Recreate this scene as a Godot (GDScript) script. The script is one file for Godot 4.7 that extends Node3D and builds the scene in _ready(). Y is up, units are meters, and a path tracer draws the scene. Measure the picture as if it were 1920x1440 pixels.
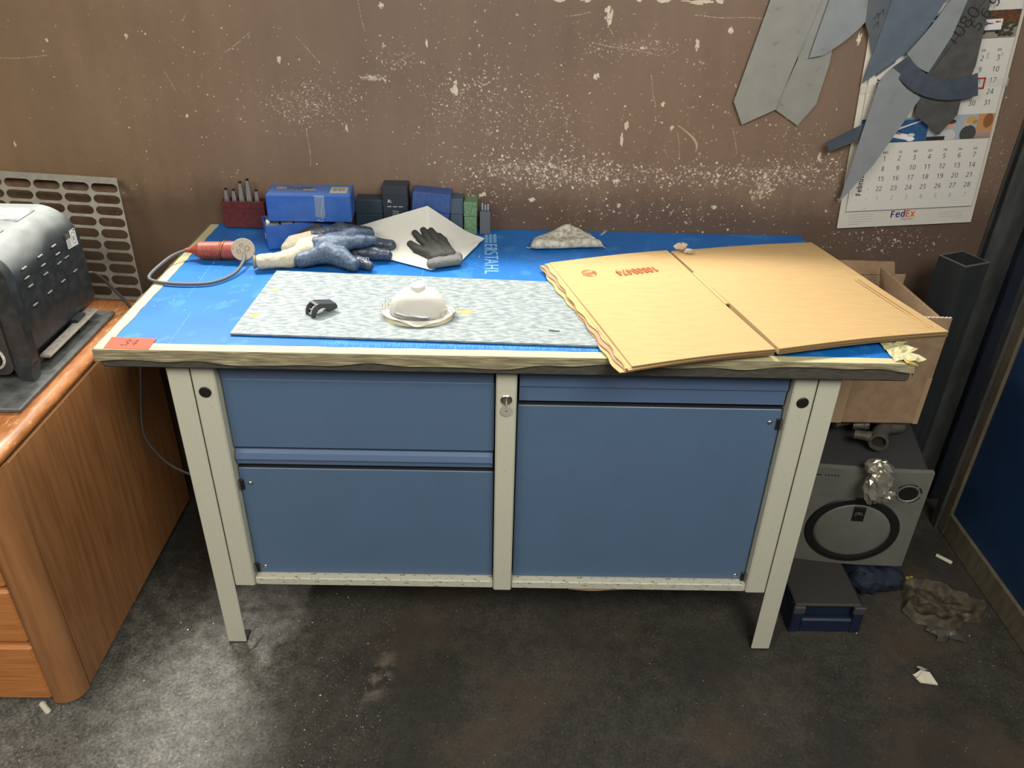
extends Node3D

const H := 0.8035
var used := {}
var M := {}
var rng := RandomNumberGenerator.new()

# ------------------------------------------------------------------ naming
func numbered(called: String, parent: Node) -> String:
	var key := str(parent.get_instance_id()) + called
	var n: int = used.get(key, 0)
	used[key] = n + 1
	return called if n == 0 else "%s_%03d" % [called, n]

func tag(o: Node, label: String, category: String, group := "") -> Node:
	o.set_meta("label", label)
	o.set_meta("category", category)
	if group:
		o.set_meta("group", group)
	return o

func thing(called: String, label: String, category: String, at := Vector3.ZERO, turn := Vector3.ZERO, group := "") -> Node3D:
	var o := Node3D.new()
	o.name = numbered(called, self)
	add_child(o, true)
	o.position = at
	o.rotation = turn
	tag(o, label, category, group)
	return o

func obj(called: String, s: SurfaceTool, m: Material, parent: Node = null) -> MeshInstance3D:
	s.generate_normals()
	return put(called, s.commit(), m, parent)

func put(called: String, mesh: Mesh, m: Material, parent: Node = null) -> MeshInstance3D:
	var p: Node = parent if parent else self
	var o := MeshInstance3D.new()
	o.mesh = mesh
	o.material_override = m
	o.name = numbered(called, p)
	p.add_child(o, true)
	return o

func struct(called: String, s: SurfaceTool, m: Material, parent: Node = null) -> MeshInstance3D:
	var o := obj(called, s, m, parent)
	if parent == null:
		o.set_meta("kind", "structure")
	return o

# ------------------------------------------------------------------ shapes
func sb() -> SurfaceTool:
	var s := SurfaceTool.new()
	s.begin(Mesh.PRIMITIVE_TRIANGLES)
	s.set_smooth_group(-1)
	return s

func tri(s: SurfaceTool, a: Vector3, b: Vector3, c: Vector3) -> void:
	s.add_vertex(a); s.add_vertex(c); s.add_vertex(b)

func quad(s: SurfaceTool, a: Vector3, b: Vector3, c: Vector3, d: Vector3) -> void:
	tri(s, a, b, c); tri(s, a, c, d)

func quad_uv(s: SurfaceTool, a: Vector3, b: Vector3, c: Vector3, d: Vector3, u0 := 0.0, v0 := 0.0, u1 := 1.0, v1 := 1.0) -> void:
	# a bottom left, b bottom right, c top right, d top left
	var p := [a, c, b, a, d, c]
	var t := [Vector2(u0, v1), Vector2(u1, v0), Vector2(u1, v1), Vector2(u0, v1), Vector2(u0, v0), Vector2(u1, v0)]
	for i in 6:
		s.set_uv(t[i]); s.add_vertex(p[i])

func tri_out(s: SurfaceTool, a: Vector3, b: Vector3, c: Vector3, o: Vector3) -> void:
	if (b - a).cross(c - a).dot(a + b + c - 3.0 * o) < 0.0:
		tri(s, a, c, b)
	else:
		tri(s, a, b, c)

func quad_out(s: SurfaceTool, a: Vector3, b: Vector3, c: Vector3, d: Vector3, o: Vector3) -> void:
	tri_out(s, a, b, c, o); tri_out(s, a, c, d, o)

func cbox(s: SurfaceTool, t: Transform3D, size: Vector3, bv := 0.002) -> void:
	var h := size / 2.0
	bv = minf(bv, minf(h.x, minf(h.y, h.z)) * 0.9)
	var o := t.origin
	var v := func(sg: Array, full: int) -> Vector3:
		var p := Vector3.ZERO
		for k in 3:
			p[k] = sg[k] * (h[k] if k == full else h[k] - bv)
		return t * p
	for a in 3:
		var b := (a + 1) % 3
		var c := (a + 2) % 3
		for sa in [-1.0, 1.0]:
			var q := []
			for w in [[-1.0, -1.0], [1.0, -1.0], [1.0, 1.0], [-1.0, 1.0]]:
				var sg := [0.0, 0.0, 0.0]
				sg[a] = sa; sg[b] = w[0]; sg[c] = w[1]
				q.append(v.call(sg, a))
			quad_out(s, q[0], q[1], q[2], q[3], o)
			for sb2 in [-1.0, 1.0]:
				var e := []
				for w in [-1.0, 1.0]:
					var sg := [0.0, 0.0, 0.0]
					sg[a] = sa; sg[b] = sb2; sg[c] = w
					e.append(sg)
				quad_out(s, v.call(e[0], a), v.call(e[1], a), v.call(e[1], b), v.call(e[0], b), o)
	for sx in [-1.0, 1.0]:
		for sy in [-1.0, 1.0]:
			for sz in [-1.0, 1.0]:
				var g := [sx, sy, sz]
				tri_out(s, v.call(g, 0), v.call(g, 1), v.call(g, 2), o)

# box by its two corners
func bx(s: SurfaceTool, x0: float, x1: float, y0: float, y1: float, z0: float, z1: float, bv := 0.002) -> void:
	cbox(s, Transform3D(Basis(), Vector3(x0 + x1, y0 + y1, z0 + z1) / 2.0), Vector3(absf(x1 - x0), absf(y1 - y0), absf(z1 - z0)), bv)

func lathe(s: SurfaceTool, t: Transform3D, prof: Array, seg := 24, smooth := false) -> void:
	for i in prof.size() - 1:
		s.set_smooth_group(0 if smooth else i + 1)
		var p0: Vector2 = prof[i]
		var p1: Vector2 = prof[i + 1]
		for k in seg:
			var a0 := TAU * k / seg
			var a1 := TAU * ((k + 1) % seg) / seg
			var a := t * Vector3(p0.x * cos(a0), p0.y, p0.x * sin(a0))
			var b := t * Vector3(p1.x * cos(a0), p1.y, p1.x * sin(a0))
			var c := t * Vector3(p1.x * cos(a1), p1.y, p1.x * sin(a1))
			var d := t * Vector3(p0.x * cos(a1), p0.y, p0.x * sin(a1))
			if p1.x > 0.00001: tri(s, a, b, c)
			if p0.x > 0.00001: tri(s, a, c, d)
	s.set_smooth_group(-1)

func axis_t(at: Vector3, dir: Vector3) -> Transform3D:
	# y axis along dir
	var y := dir.normalized()
	var x := y.cross(Vector3(0.13, 0.2, 0.97)).normalized()
	return Transform3D(Basis(x, y, x.cross(y)), at)

func smooth_path(pts: Array, n := 8) -> Array:
	var c := Curve3D.new()
	for i in pts.size():
		var prev: Vector3 = pts[maxi(i - 1, 0)]
		var next: Vector3 = pts[mini(i + 1, pts.size() - 1)]
		var tn := (next - prev) / 6.0
		c.add_point(pts[i], -tn, tn)
	var out := []
	for i in pts.size() - 1:
		for k in n:
			out.append(c.sample(i, float(k) / n))
	out.append(pts[-1])
	return out

func tube(s: SurfaceTool, pts: Array, r, seg := 10) -> void:
	s.set_smooth_group(0)
	var rings := []
	var nrm := Vector3.ZERO
	for i in pts.size():
		var d: Vector3 = (pts[mini(i + 1, pts.size() - 1)] - pts[maxi(i - 1, 0)]).normalized()
		if nrm == Vector3.ZERO:
			nrm = d.cross(Vector3(0.21, 0.93, 0.3)).normalized()
		nrm = (nrm - d * nrm.dot(d)).normalized()
		var b := d.cross(nrm)
		var ring := []
		var rr: float = r[i] if r is Array else r
		for k in seg:
			var a := TAU * k / seg
			ring.append(pts[i] + (nrm * cos(a) + b * sin(a)) * rr)
		rings.append(ring)
	for i in pts.size() - 1:
		for k in seg:
			var k2 := (k + 1) % seg
			quad(s, rings[i][k], rings[i][k2], rings[i + 1][k2], rings[i + 1][k])
	for k in seg:
		var k2 := (k + 1) % seg
		tri(s, pts[0], rings[0][k2], rings[0][k])
		tri(s, pts[-1], rings[-1][k], rings[-1][k2])
	s.set_smooth_group(-1)

# polygon in the local xy plane, extruded towards +z
func extrude(s: SurfaceTool, poly: Array, t: Transform3D, depth: float, rounded := false) -> void:
	var p := PackedVector2Array(poly)
	var area := 0.0
	for i in p.size():
		area += p[i].cross(p[(i + 1) % p.size()])
	if area < 0.0:
		p.reverse()
	var idx := Geometry2D.triangulate_polygon(p)
	for i in range(0, idx.size(), 3):
		var q := [p[idx[i]], p[idx[i + 1]], p[idx[i + 2]]]
		if (q[1] - q[0]).cross(q[2] - q[0]) < 0.0:
			q = [q[0], q[2], q[1]]
		tri(s, t * Vector3(q[0].x, q[0].y, depth), t * Vector3(q[1].x, q[1].y, depth), t * Vector3(q[2].x, q[2].y, depth))
		tri(s, t * Vector3(q[0].x, q[0].y, 0), t * Vector3(q[2].x, q[2].y, 0), t * Vector3(q[1].x, q[1].y, 0))
	if rounded: s.set_smooth_group(2)
	for i in p.size():
		var a := p[i]
		var b := p[(i + 1) % p.size()]
		quad(s, t * Vector3(a.x, a.y, 0), t * Vector3(b.x, b.y, 0), t * Vector3(b.x, b.y, depth), t * Vector3(a.x, a.y, depth))
	s.set_smooth_group(-1)

# polygon seen from above (x, z pairs) lifted between two heights
func slab(s: SurfaceTool, poly: Array, y: float, thick: float) -> void:
	var p := []
	for q in poly:
		p.append(Vector2(q.x, -q.y))
	extrude(s, p, Transform3D(Basis(Vector3.RIGHT, Vector3.FORWARD, Vector3.UP), Vector3(0, y, 0)), thick)

# a strip of flat ribbon along points of the local xy plane
func stroke(s: SurfaceTool, pts: Array, w: float, t: Transform3D, depth := 0.0004) -> void:
	for i in pts.size() - 1:
		var a: Vector2 = pts[i]
		var b: Vector2 = pts[i + 1]
		var d := (b - a).normalized() * w * 0.5
		var n := Vector2(-d.y, d.x)
		extrude(s, [a - d - n, b + d - n, b + d + n, a - d + n], t, depth)

# a thin curved sheet: f(u, v) -> point; both sides and the rim
func sheet(s: SurfaceTool, nu: int, nv: int, f: Callable, thick: float, flat := false) -> void:
	var g := []
	for j in nv + 1:
		var row := []
		for i in nu + 1:
			row.append(f.call(float(i) / nu, float(j) / nv))
		g.append(row)
	var lo := []
	for j in nv + 1:
		var row := []
		for i in nu + 1:
			var du: Vector3 = g[j][mini(i + 1, nu)] - g[j][maxi(i - 1, 0)]
			var dv: Vector3 = g[mini(j + 1, nv)][i] - g[maxi(j - 1, 0)][i]
			row.append(g[j][i] - du.cross(dv).normalized() * thick)
		lo.append(row)
	for j in nv:
		for i in nu:
			s.set_smooth_group(-1 if flat else 0)
			quad(s, g[j][i], g[j][i + 1], g[j + 1][i + 1], g[j + 1][i])
			s.set_smooth_group(-1 if flat else 1)
			quad(s, lo[j][i], lo[j + 1][i], lo[j + 1][i + 1], lo[j][i + 1])
	s.set_smooth_group(-1)
	for i in nu:
		quad(s, lo[0][i], lo[0][i + 1], g[0][i + 1], g[0][i])
		quad(s, g[nv][i], g[nv][i + 1], lo[nv][i + 1], lo[nv][i])
	for j in nv:
		quad(s, g[j][0], g[j + 1][0], lo[j + 1][0], lo[j][0])
		quad(s, lo[j][nu], lo[j + 1][nu], g[j + 1][nu], g[j][nu])

# smooth union of tapered capsules [a, b, ra, rb], meshed as surface nets.
# flat > 1 squeezes the height about the level mid; wr adds wrinkles
func blob(s: SurfaceTool, bones: Array, cell: float, k := 0.006, flat := 1.0, mid := 0.0, wr := 0.0, wf := 60.0, cut := -INF, seed_ := 1) -> void:
	var lo := Vector3(INF, INF, INF)
	var hi := -lo
	var bs := []
	for q in bones:
		var a: Vector3 = q[0]
		var b: Vector3 = q[1]
		a.y = (a.y - mid) * flat; b.y = (b.y - mid) * flat
		bs.append([a, b, q[2], q[3]])
		var m := maxf(q[2], q[3]) + cell * 2.5 + wr * 2.0
		for e in [a, b]:
			lo = lo.min(e - Vector3.ONE * m); hi = hi.max(e + Vector3.ONE * m)
	var n := Vector3i(((hi - lo) / cell).ceil()) + Vector3i.ONE
	var fld := PackedFloat32Array()
	fld.resize(n.x * n.y * n.z)
	fld.fill(1.0)
	for q in bs:
		var a: Vector3 = q[0]
		var b: Vector3 = q[1]
		var m := maxf(q[2], q[3]) + k + cell * 2.5 + wr * 2.0
		var c0 := Vector3i(((a.min(b) - Vector3.ONE * m - lo) / cell).floor()).clamp(Vector3i.ZERO, n - Vector3i.ONE)
		var c1 := Vector3i(((a.max(b) + Vector3.ONE * m - lo) / cell).ceil()).clamp(Vector3i.ZERO, n - Vector3i.ONE)
		var ab := b - a
		var l2 := maxf(ab.length_squared(), 1e-9)
		for z in range(c0.z, c1.z + 1):
			for y in range(c0.y, c1.y + 1):
				for x in range(c0.x, c1.x + 1):
					var p := lo + Vector3(x, y, z) * cell
					var h := clampf((p - a).dot(ab) / l2, 0.0, 1.0)
					var d := p.distance_to(a + ab * h) - lerpf(q[2], q[3], h)
					var i := (z * n.y + y) * n.x + x
					var e := fld[i]
					var g := maxf(k - absf(d - e), 0.0) / k
					fld[i] = minf(d, e) - g * g * k * 0.25
	if wr > 0.0:
		var nz := FastNoiseLite.new()
		nz.seed = seed_
		nz.frequency = wf
		nz.noise_type = FastNoiseLite.TYPE_SIMPLEX
		nz.fractal_type = FastNoiseLite.FRACTAL_RIDGED
		nz.fractal_octaves = 2
		for z in n.z:
			for y in n.y:
				for x in n.x:
					var i := (z * n.y + y) * n.x + x
					if absf(fld[i]) < wr * 3.0 + cell * 2.0:
						var p := lo + Vector3(x, y, z) * cell
						fld[i] -= wr * nz.get_noise_3d(p.x, p.y / flat, p.z)
	if cut > -INF:
		for z in n.z:
			for y in n.y:
				for x in n.x:
					var i := (z * n.y + y) * n.x + x
					fld[i] = maxf(fld[i], (cut - mid) * flat - (lo.y + y * cell))
	var vert := {}
	s.set_smooth_group(0)
	var off := [0, 1, n.x, n.x + 1, n.x * n.y, n.x * n.y + 1, n.x * n.y + n.x, n.x * n.y + n.x + 1]
	var ed := [[0, 1], [2, 3], [4, 5], [6, 7], [0, 2], [1, 3], [4, 6], [5, 7], [0, 4], [1, 5], [2, 6], [3, 7]]
	for z in n.z - 1:
		for y in n.y - 1:
			for x in n.x - 1:
				var i := (z * n.y + y) * n.x + x
				var neg := 0
				for o in off:
					if fld[i + o] < 0.0: neg += 1
				if neg == 0 or neg == 8:
					continue
				var sum := Vector3.ZERO
				var cnt := 0
				for e in ed:
					var f0 := fld[i + off[e[0]]]
					var f1 := fld[i + off[e[1]]]
					if (f0 < 0.0) != (f1 < 0.0):
						var t := f0 / (f0 - f1)
						var p0 := Vector3(e[0] & 1, (e[0] >> 1) & 1, e[0] >> 2)
						var p1 := Vector3(e[1] & 1, (e[1] >> 1) & 1, e[1] >> 2)
						sum += p0.lerp(p1, t); cnt += 1
				var w := lo + (Vector3(x, y, z) + sum / cnt) * cell
				w.y = w.y / flat + mid
				vert[i] = w
	var st := [1, n.x, n.x * n.y]
	for i in vert.keys():
		for a in 3:
			var b: int = st[(a + 1) % 3]
			var c: int = st[(a + 2) % 3]
			if (fld[i] < 0.0) != (fld[i + st[a]] < 0.0) and vert.has(i - b) and vert.has(i - c) and vert.has(i - b - c):
				if fld[i] < 0.0:
					quad(s, vert[i - b - c], vert[i - c], vert[i], vert[i - b])
				else:
					quad(s, vert[i - b - c], vert[i - b], vert[i], vert[i - c])
	s.set_smooth_group(-1)

# a crumpled lump: faceted, uneven
func crumple(s: SurfaceTool, at: Vector3, r: Vector3, seed_: int, rough := 0.35, nu := 14, nv := 9) -> void:
	var g := RandomNumberGenerator.new()
	g.seed = seed_
	var ring := []
	for j in nv + 1:
		var row := []
		for i in nu:
			var th := PI * j / nv
			var ph := TAU * i / nu
			var d := 1.0 + g.randf_range(-rough, rough * 0.6)
			row.append(at + Vector3(sin(th) * cos(ph), cos(th), sin(th) * sin(ph)) * d * r)
		ring.append(row)
	for j in nv:
		for i in nu:
			var i2 := (i + 1) % nu
			if j > 0: tri_out(s, ring[j][i], ring[j][i2], ring[j + 1][i], at)
			if j < nv - 1: tri_out(s, ring[j][i2], ring[j + 1][i2], ring[j + 1][i], at)
		if j == 0:
			for i in nu: ring[0][i] = ring[0][0]
		if j == nv - 1:
			for i in nu: ring[nv][i] = ring[nv][0]

var fonts := {}
func font(bold := false, italic := false, family := "Droid Sans") -> SystemFont:
	var key := family + str(bold) + str(italic)
	if not fonts.has(key):
		var f := SystemFont.new()
		f.font_names = PackedStringArray([family])
		f.font_weight = 700 if bold else 400
		f.font_italic = italic
		fonts[key] = f
	return fonts[key]

# lettering of height h metres added to s; t puts its lower left (or centre) with x along the line
func letters(s: SurfaceTool, text: String, h: float, t: Transform3D, f: Font, centred := false, squeeze := 1.0) -> void:
	var tm := TextMesh.new()
	tm.text = text
	tm.font = f
	tm.font_size = 32
	tm.pixel_size = h / 23.0
	tm.depth = 0.0003
	tm.curve_step = 2.0
	tm.horizontal_alignment = HORIZONTAL_ALIGNMENT_CENTER if centred else HORIZONTAL_ALIGNMENT_LEFT
	tm.vertical_alignment = VERTICAL_ALIGNMENT_CENTER
	s.append_from(tm, 0, t * Transform3D(Basis().scaled(Vector3(squeeze, 1, 1)), Vector3.ZERO))

func text_obj(called: String, text: String, h: float, t: Transform3D, f: Font, m: Material, parent: Node, centred := false, squeeze := 1.0) -> MeshInstance3D:
	var s := SurfaceTool.new()
	letters(s, text, h, t, f, centred, squeeze)
	return put(called, s.commit(), m, parent)

# ------------------------------------------------------------------ materials
func c8(r: float, g: float, b: float) -> Color:
	return Color(r / 255.0, g / 255.0, b / 255.0)

func mat(c: Color, rough := 0.6, metal := 0.0, spec := 0.5) -> StandardMaterial3D:
	var m := StandardMaterial3D.new()
	m.albedo_color = c
	m.roughness = rough
	m.metallic = metal
	m.metallic_specular = spec
	return m

var shared := {}
func noise_tex(freq: float, stops: Array, seed_: int, oct := 4, normal := 0.0, kind := FastNoiseLite.TYPE_SIMPLEX_SMOOTH, px := 512) -> NoiseTexture2D:
	var key := str([freq, stops, seed_, oct, normal, kind, px])
	if shared.has(key):
		return shared[key]
	var n := FastNoiseLite.new()
	n.seed = seed_
	n.frequency = freq
	n.noise_type = kind
	n.fractal_octaves = oct
	var t := NoiseTexture2D.new()
	t.width = px; t.height = px
	t.seamless = true
	t.noise = n
	if normal > 0.0:
		t.as_normal_map = true
		t.bump_strength = normal
	else:
		var g := Gradient.new()
		var off := PackedFloat32Array()
		var col := PackedColorArray()
		for st in stops:
			off.append(st[0]); col.append(st[1])
		g.offsets = off; g.colors = col
		t.color_ramp = g
	shared[key] = t
	return t

# noise between colours, laid on by the object's own axes; scale in repeats per metre
func nmat(stops: Array, scale: Vector3, rough := 0.6, metal := 0.0, bump := 0.0, freq := 0.012, seed_ := 1, oct := 5, spec := 0.5, px := 512) -> StandardMaterial3D:
	var m := mat(Color.WHITE, rough, metal, spec)
	m.albedo_texture = noise_tex(freq, stops, seed_, oct, 0.0, FastNoiseLite.TYPE_SIMPLEX_SMOOTH, px)
	m.uv1_triplanar = true
	m.uv1_scale = scale
	if bump > 0.0:
		m.normal_enabled = true
		m.normal_texture = noise_tex(freq * 1.5, [], seed_ + 7, oct, 4.0)
		m.normal_scale = bump
	return m

func img_mat(im: Image, rough := 0.7, spec := 0.4) -> StandardMaterial3D:
	var m := mat(Color.WHITE, rough, 0.0, spec)
	m.albedo_texture = ImageTexture.create_from_image(im)
	m.texture_repeat = false
	return m

func disc(im: Image, x: float, y: float, rx: float, ry: float, c: Color) -> void:
	for j in range(maxi(0, int(y - ry)), mini(im.get_height(), int(y + ry) + 1)):
		for i in range(maxi(0, int(x - rx)), mini(im.get_width(), int(x + rx) + 1)):
			if pow((i + 0.5 - x) / rx, 2) + pow((j + 0.5 - y) / ry, 2) <= 1.0:
				im.set_pixel(i, j, c)

func bars(im: Image, x: int, y: int, w: int, h: int, c: Color, seed_: int) -> void:
	var g := RandomNumberGenerator.new()
	g.seed = seed_
	var i := x
	while i < x + w:
		var k := g.randi_range(1, 3)
		im.fill_rect(Rect2i(i, y, mini(k, x + w - i), h), c)
		i += k + g.randi_range(1, 3)

func make_materials() -> void:
	var lo := c8(150, 149, 136)
	M.white = nmat([[0.0, c8(52, 50, 44)], [0.045, c8(60, 58, 50)], [0.06, c8(176, 176, 160)], [0.3, c8(185, 185, 168)], [1.0, c8(188, 188, 171)]], Vector3.ONE * 7.0, 0.5, 0.0, 0.0, 0.03, 5, 5)
	M.white_worn = nmat([[0.0, c8(40, 32, 26)], [0.22, c8(70, 52, 40)], [0.25, c8(180, 180, 164)], [1.0, c8(190, 190, 174)]], Vector3(5, 16, 10), 0.55, 0.0, 0.0, 0.02, 9, 5)
	M.blue_paint = nmat([[0.0, c8(77, 100, 127)], [1.0, c8(80, 103, 132)]], Vector3.ONE * 1.0, 0.4, 0.0, 0.0, 0.01, 3, 2)
	M.blue_lip = mat(c8(80, 101, 132), 0.4)
	M.carcass = mat(c8(30, 36, 46), 0.7)
	M.recess_shade = mat(c8(22, 24, 26), 0.8)  # near-black standing in for shade inside recesses
	M.black = mat(c8(20, 20, 20), 0.5)
	M.black_rubber = mat(c8(28, 28, 27), 0.75)
	M.chrome = mat(c8(200, 200, 195), 0.22, 1.0)
	M.steel = mat(c8(150, 150, 148), 0.35, 0.9)
	M.slab = nmat([[0.0, c8(50, 48, 42)], [0.6, c8(66, 64, 56)], [1.0, c8(82, 78, 66)]], Vector3(3, 20, 20), 0.75, 0.0, 0.1, 0.02, 4)
	M.tape = nmat([[0.0, c8(158, 150, 108)], [0.45, c8(176, 170, 130)], [1.0, c8(188, 184, 148)]], Vector3(60, 60, 60), 0.7, 0.0, 0.5, 0.02, 6)
	M.tape_dirty = nmat([[0.0, c8(78, 72, 56)], [0.35, c8(122, 114, 90)], [0.6, c8(140, 132, 104)], [1.0, c8(190, 180, 146)]], Vector3(1.3, 22, 20), 0.7, 0.0, 0.6, 0.02, 8)
	M.tape_yellow = mat(c8(186, 150, 70), 0.6)
	M.sticker = mat(c8(205, 62, 32), 0.7)
	M.ink = mat(c8(28, 26, 26), 0.7)
	M.red_ink = mat(c8(176, 82, 44), 0.8)
	M.pale_ink = mat(c8(120, 165, 205), 0.6)
	var card := [[0.0, c8(168, 138, 92)], [0.5, c8(173, 143, 97)], [1.0, c8(178, 148, 101)]]
	M.card = nmat(card, Vector3(2, 3, 14), 0.85, 0.0, 0.05, 0.012, 11)
	M.card_dull = nmat([[0.0, c8(138, 112, 86)], [1.0, c8(160, 134, 106)]], Vector3(4, 4, 4), 0.85, 0.0, 0.0, 0.012, 12)
	M.card_edge = nmat([[0.0, c8(64, 50, 34)], [0.5, c8(120, 96, 62)], [1.0, c8(150, 122, 80)]], Vector3(120, 40, 120), 0.9, 0.0, 0.0, 0.02, 13)
	M.galv = nmat([[0.0, c8(88, 100, 105)], [0.42, c8(114, 125, 128)], [0.56, c8(130, 138, 138)], [1.0, c8(152, 156, 153)]], Vector3(2.5, 5, 7), 0.55, 0.0, 0.15, 0.03, 15, 6)
	M.rust = mat(c8(170, 140, 84), 0.8)
	M.plate = nmat([[0.0, c8(118, 124, 128)], [0.2, c8(134, 140, 144)], [1.0, c8(142, 148, 152)]], Vector3.ONE * 3.5, 0.5, 0.3, 0.0, 0.01, 17)
	M.plate_warm = nmat([[0.0, c8(116, 118, 114)], [0.2, c8(138, 140, 136)], [1.0, c8(146, 148, 144)]], Vector3.ONE * 3.5, 0.5, 0.3, 0.0, 0.01, 18)
	M.plate_blue = nmat([[0.0, c8(88, 98, 111)], [1.0, c8(100, 111, 125)]], Vector3.ONE * 3.0, 0.5, 0.3, 0.0, 0.01, 19)
	M.plate_grey = nmat([[0.0, c8(84, 90, 97)], [1.0, c8(96, 102, 108)]], Vector3.ONE * 3.0, 0.5, 0.3, 0.0, 0.01, 19)
	M.plate_dark = nmat([[0.0, c8(70, 70, 70)], [1.0, c8(88, 88, 86)]], Vector3.ONE * 5.0, 0.55, 0.3, 0.0, 0.01, 20)
	M.plate_slate = nmat([[0.0, c8(64, 74, 86)], [1.0, c8(78, 88, 100)]], Vector3.ONE * 5.0, 0.5, 0.3, 0.0, 0.01, 21)
	M.sheet_metal = nmat([[0.0, c8(112, 108, 98)], [1.0, c8(138, 133, 122)]], Vector3.ONE * 6.0, 0.5, 0.35, 0.0, 0.012, 22)
	M.oak = nmat([[0.0, c8(126, 84, 50)], [0.4, c8(144, 98, 60)], [0.6, c8(150, 104, 64)], [1.0, c8(160, 112, 72)]], Vector3(5, 0.35, 5), 0.42, 0.0, 0.0, 0.02, 24, 5)
	M.oak_flat = nmat([[0.0, c8(150, 90, 46)], [0.4, c8(174, 110, 58)], [0.6, c8(182, 118, 64)], [1.0, c8(192, 130, 76)]], Vector3(0.6, 10, 10), 0.4, 0.0, 0.05, 0.02, 25, 6)
	M.oak_edge = nmat([[0.0, c8(130, 80, 44)], [0.4, c8(156, 100, 56)], [0.78, c8(168, 112, 66)], [0.81, c8(190, 146, 104)], [1.0, c8(206, 166, 124)]], Vector3(10, 10, 2.2), 0.35, 0.0, 0.05, 0.02, 26, 6)
	M.oven = nmat([[0.0, c8(38, 42, 44)], [0.5, c8(46, 50, 53)], [1.0, c8(60, 64, 66)]], Vector3.ONE * 5.0, 0.36, 0.0, 0.0, 0.012, 28)
	M.oven_dusty = nmat([[0.0, c8(110, 116, 116)], [0.5, c8(136, 142, 142)], [1.0, c8(160, 164, 160)]], Vector3.ONE * 6.0, 0.55, 0.0, 0.0, 0.012, 29)
	M.slab_grey = nmat([[0.0, c8(66, 68, 68)], [0.5, c8(88, 90, 90)], [1.0, c8(104, 106, 104)]], Vector3.ONE * 4.0, 0.45, 0.2, 0.0, 0.012, 30)
	M.louver = mat(c8(104, 103, 97), 0.5, 0.2)
	M.ledge = nmat([[0.0, c8(96, 92, 84)], [1.0, c8(140, 136, 126)]], Vector3.ONE * 8.0, 0.6, 0.0, 0.0, 0.02, 31)
	M.cable = mat(c8(78, 78, 80), 0.6)
	M.cord = mat(c8(52, 48, 46), 0.6)
	M.tool_red = nmat([[0.0, c8(112, 48, 38)], [0.5, c8(144, 64, 46)], [1.0, c8(160, 82, 62)]], Vector3.ONE * 12.0, 0.5, 0.0, 0.0, 0.02, 33)
	M.beige = nmat([[0.0, c8(128, 116, 100)], [1.0, c8(158, 148, 132)]], Vector3.ONE * 20.0, 0.6, 0.0, 0.0, 0.02, 34)
	M.brass = mat(c8(150, 110, 66), 0.4, 0.8)
	M.red_box = nmat([[0.0, c8(64, 28, 28)], [1.0, c8(104, 38, 38)]], Vector3.ONE * 9.0, 0.45, 0.0, 0.0, 0.015, 35)
	M.box_blue = nmat([[0.0, c8(38, 78, 150)], [1.0, c8(48, 92, 166)]], Vector3.ONE * 5.0, 0.42, 0.0, 0.0, 0.012, 36)
	M.box_blue_dull = nmat([[0.0, c8(40, 66, 120)], [0.7, c8(52, 80, 136)], [1.0, c8(40, 70, 150)]], Vector3.ONE * 8.0, 0.5, 0.0, 0.0, 0.015, 37)
	M.box_teal = mat(c8(34, 50, 62), 0.5)
	M.box_black = mat(c8(42, 48, 58), 0.45)
	M.box_slate = mat(c8(62, 78, 94), 0.5)
	M.box_green = nmat([[0.0, c8(72, 102, 78)], [1.0, c8(112, 146, 112)]], Vector3.ONE * 14.0, 0.5, 0.0, 0.0, 0.015, 38)
	M.box_grey = mat(c8(84, 88, 94), 0.5)
	M.punch = mat(c8(176, 178, 180), 0.32, 0.8)
	M.punch_dark = mat(c8(104, 106, 106), 0.5, 0.4)
	M.paper = nmat([[0.0, c8(194, 194, 186)], [1.0, c8(208, 208, 201)]], Vector3.ONE * 30.0, 0.9, 0.0, 0.35, 0.02, 39)
	M.towel = M.paper
	M.knit = nmat([[0.0, c8(140, 134, 114)], [0.5, c8(176, 170, 150)], [1.0, c8(192, 187, 168)]], Vector3.ONE * 26.0, 0.9, 0.0, 0.7, 0.03, 40)
	M.dip = nmat([[0.0, c8(34, 46, 64)], [0.5, c8(54, 73, 97)], [1.0, c8(96, 116, 138)]], Vector3.ONE * 14.0, 0.5, 0.0, 0.4, 0.02, 41)
	M.dip_dark = nmat([[0.0, c8(34, 42, 54)], [0.6, c8(56, 68, 84)], [1.0, c8(92, 104, 116)]], Vector3.ONE * 14.0, 0.36, 0.0, 0.4, 0.02, 42)
	M.glove_black = nmat([[0.0, c8(36, 37, 36)], [1.0, c8(54, 55, 52)]], Vector3.ONE * 20.0, 0.7, 0.0, 0.3, 0.02, 43)
	M.cuff_grey = nmat([[0.0, c8(80, 82, 82)], [1.0, c8(116, 118, 116)]], Vector3(8, 90, 90), 0.85, 0.0, 0.4, 0.02, 44)
	M.rag = nmat([[0.0, c8(120, 114, 102)], [0.4, c8(158, 154, 142)], [0.6, c8(186, 184, 172)], [1.0, c8(200, 198, 188)]], Vector3.ONE * 9.0, 0.95, 0.0, 0.6, 0.012, 45)
	M.mask = nmat([[0.0, c8(176, 175, 167)], [1.0, c8(190, 189, 182)]], Vector3.ONE * 30.0, 0.85, 0.0, 0.2, 0.02, 46)
	M.mask_rim = mat(c8(190, 182, 150), 0.8)
	M.white_plastic = mat(c8(200, 200, 195), 0.5)
	M.clip = mat(c8(52, 54, 56), 0.35)
	M.dark_steel = nmat([[0.0, c8(66, 68, 70)], [0.5, c8(76, 78, 79)], [1.0, c8(88, 90, 90)]], Vector3(5, 1.4, 5), 0.45, 0.3, 0.0, 0.012, 48)
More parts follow.
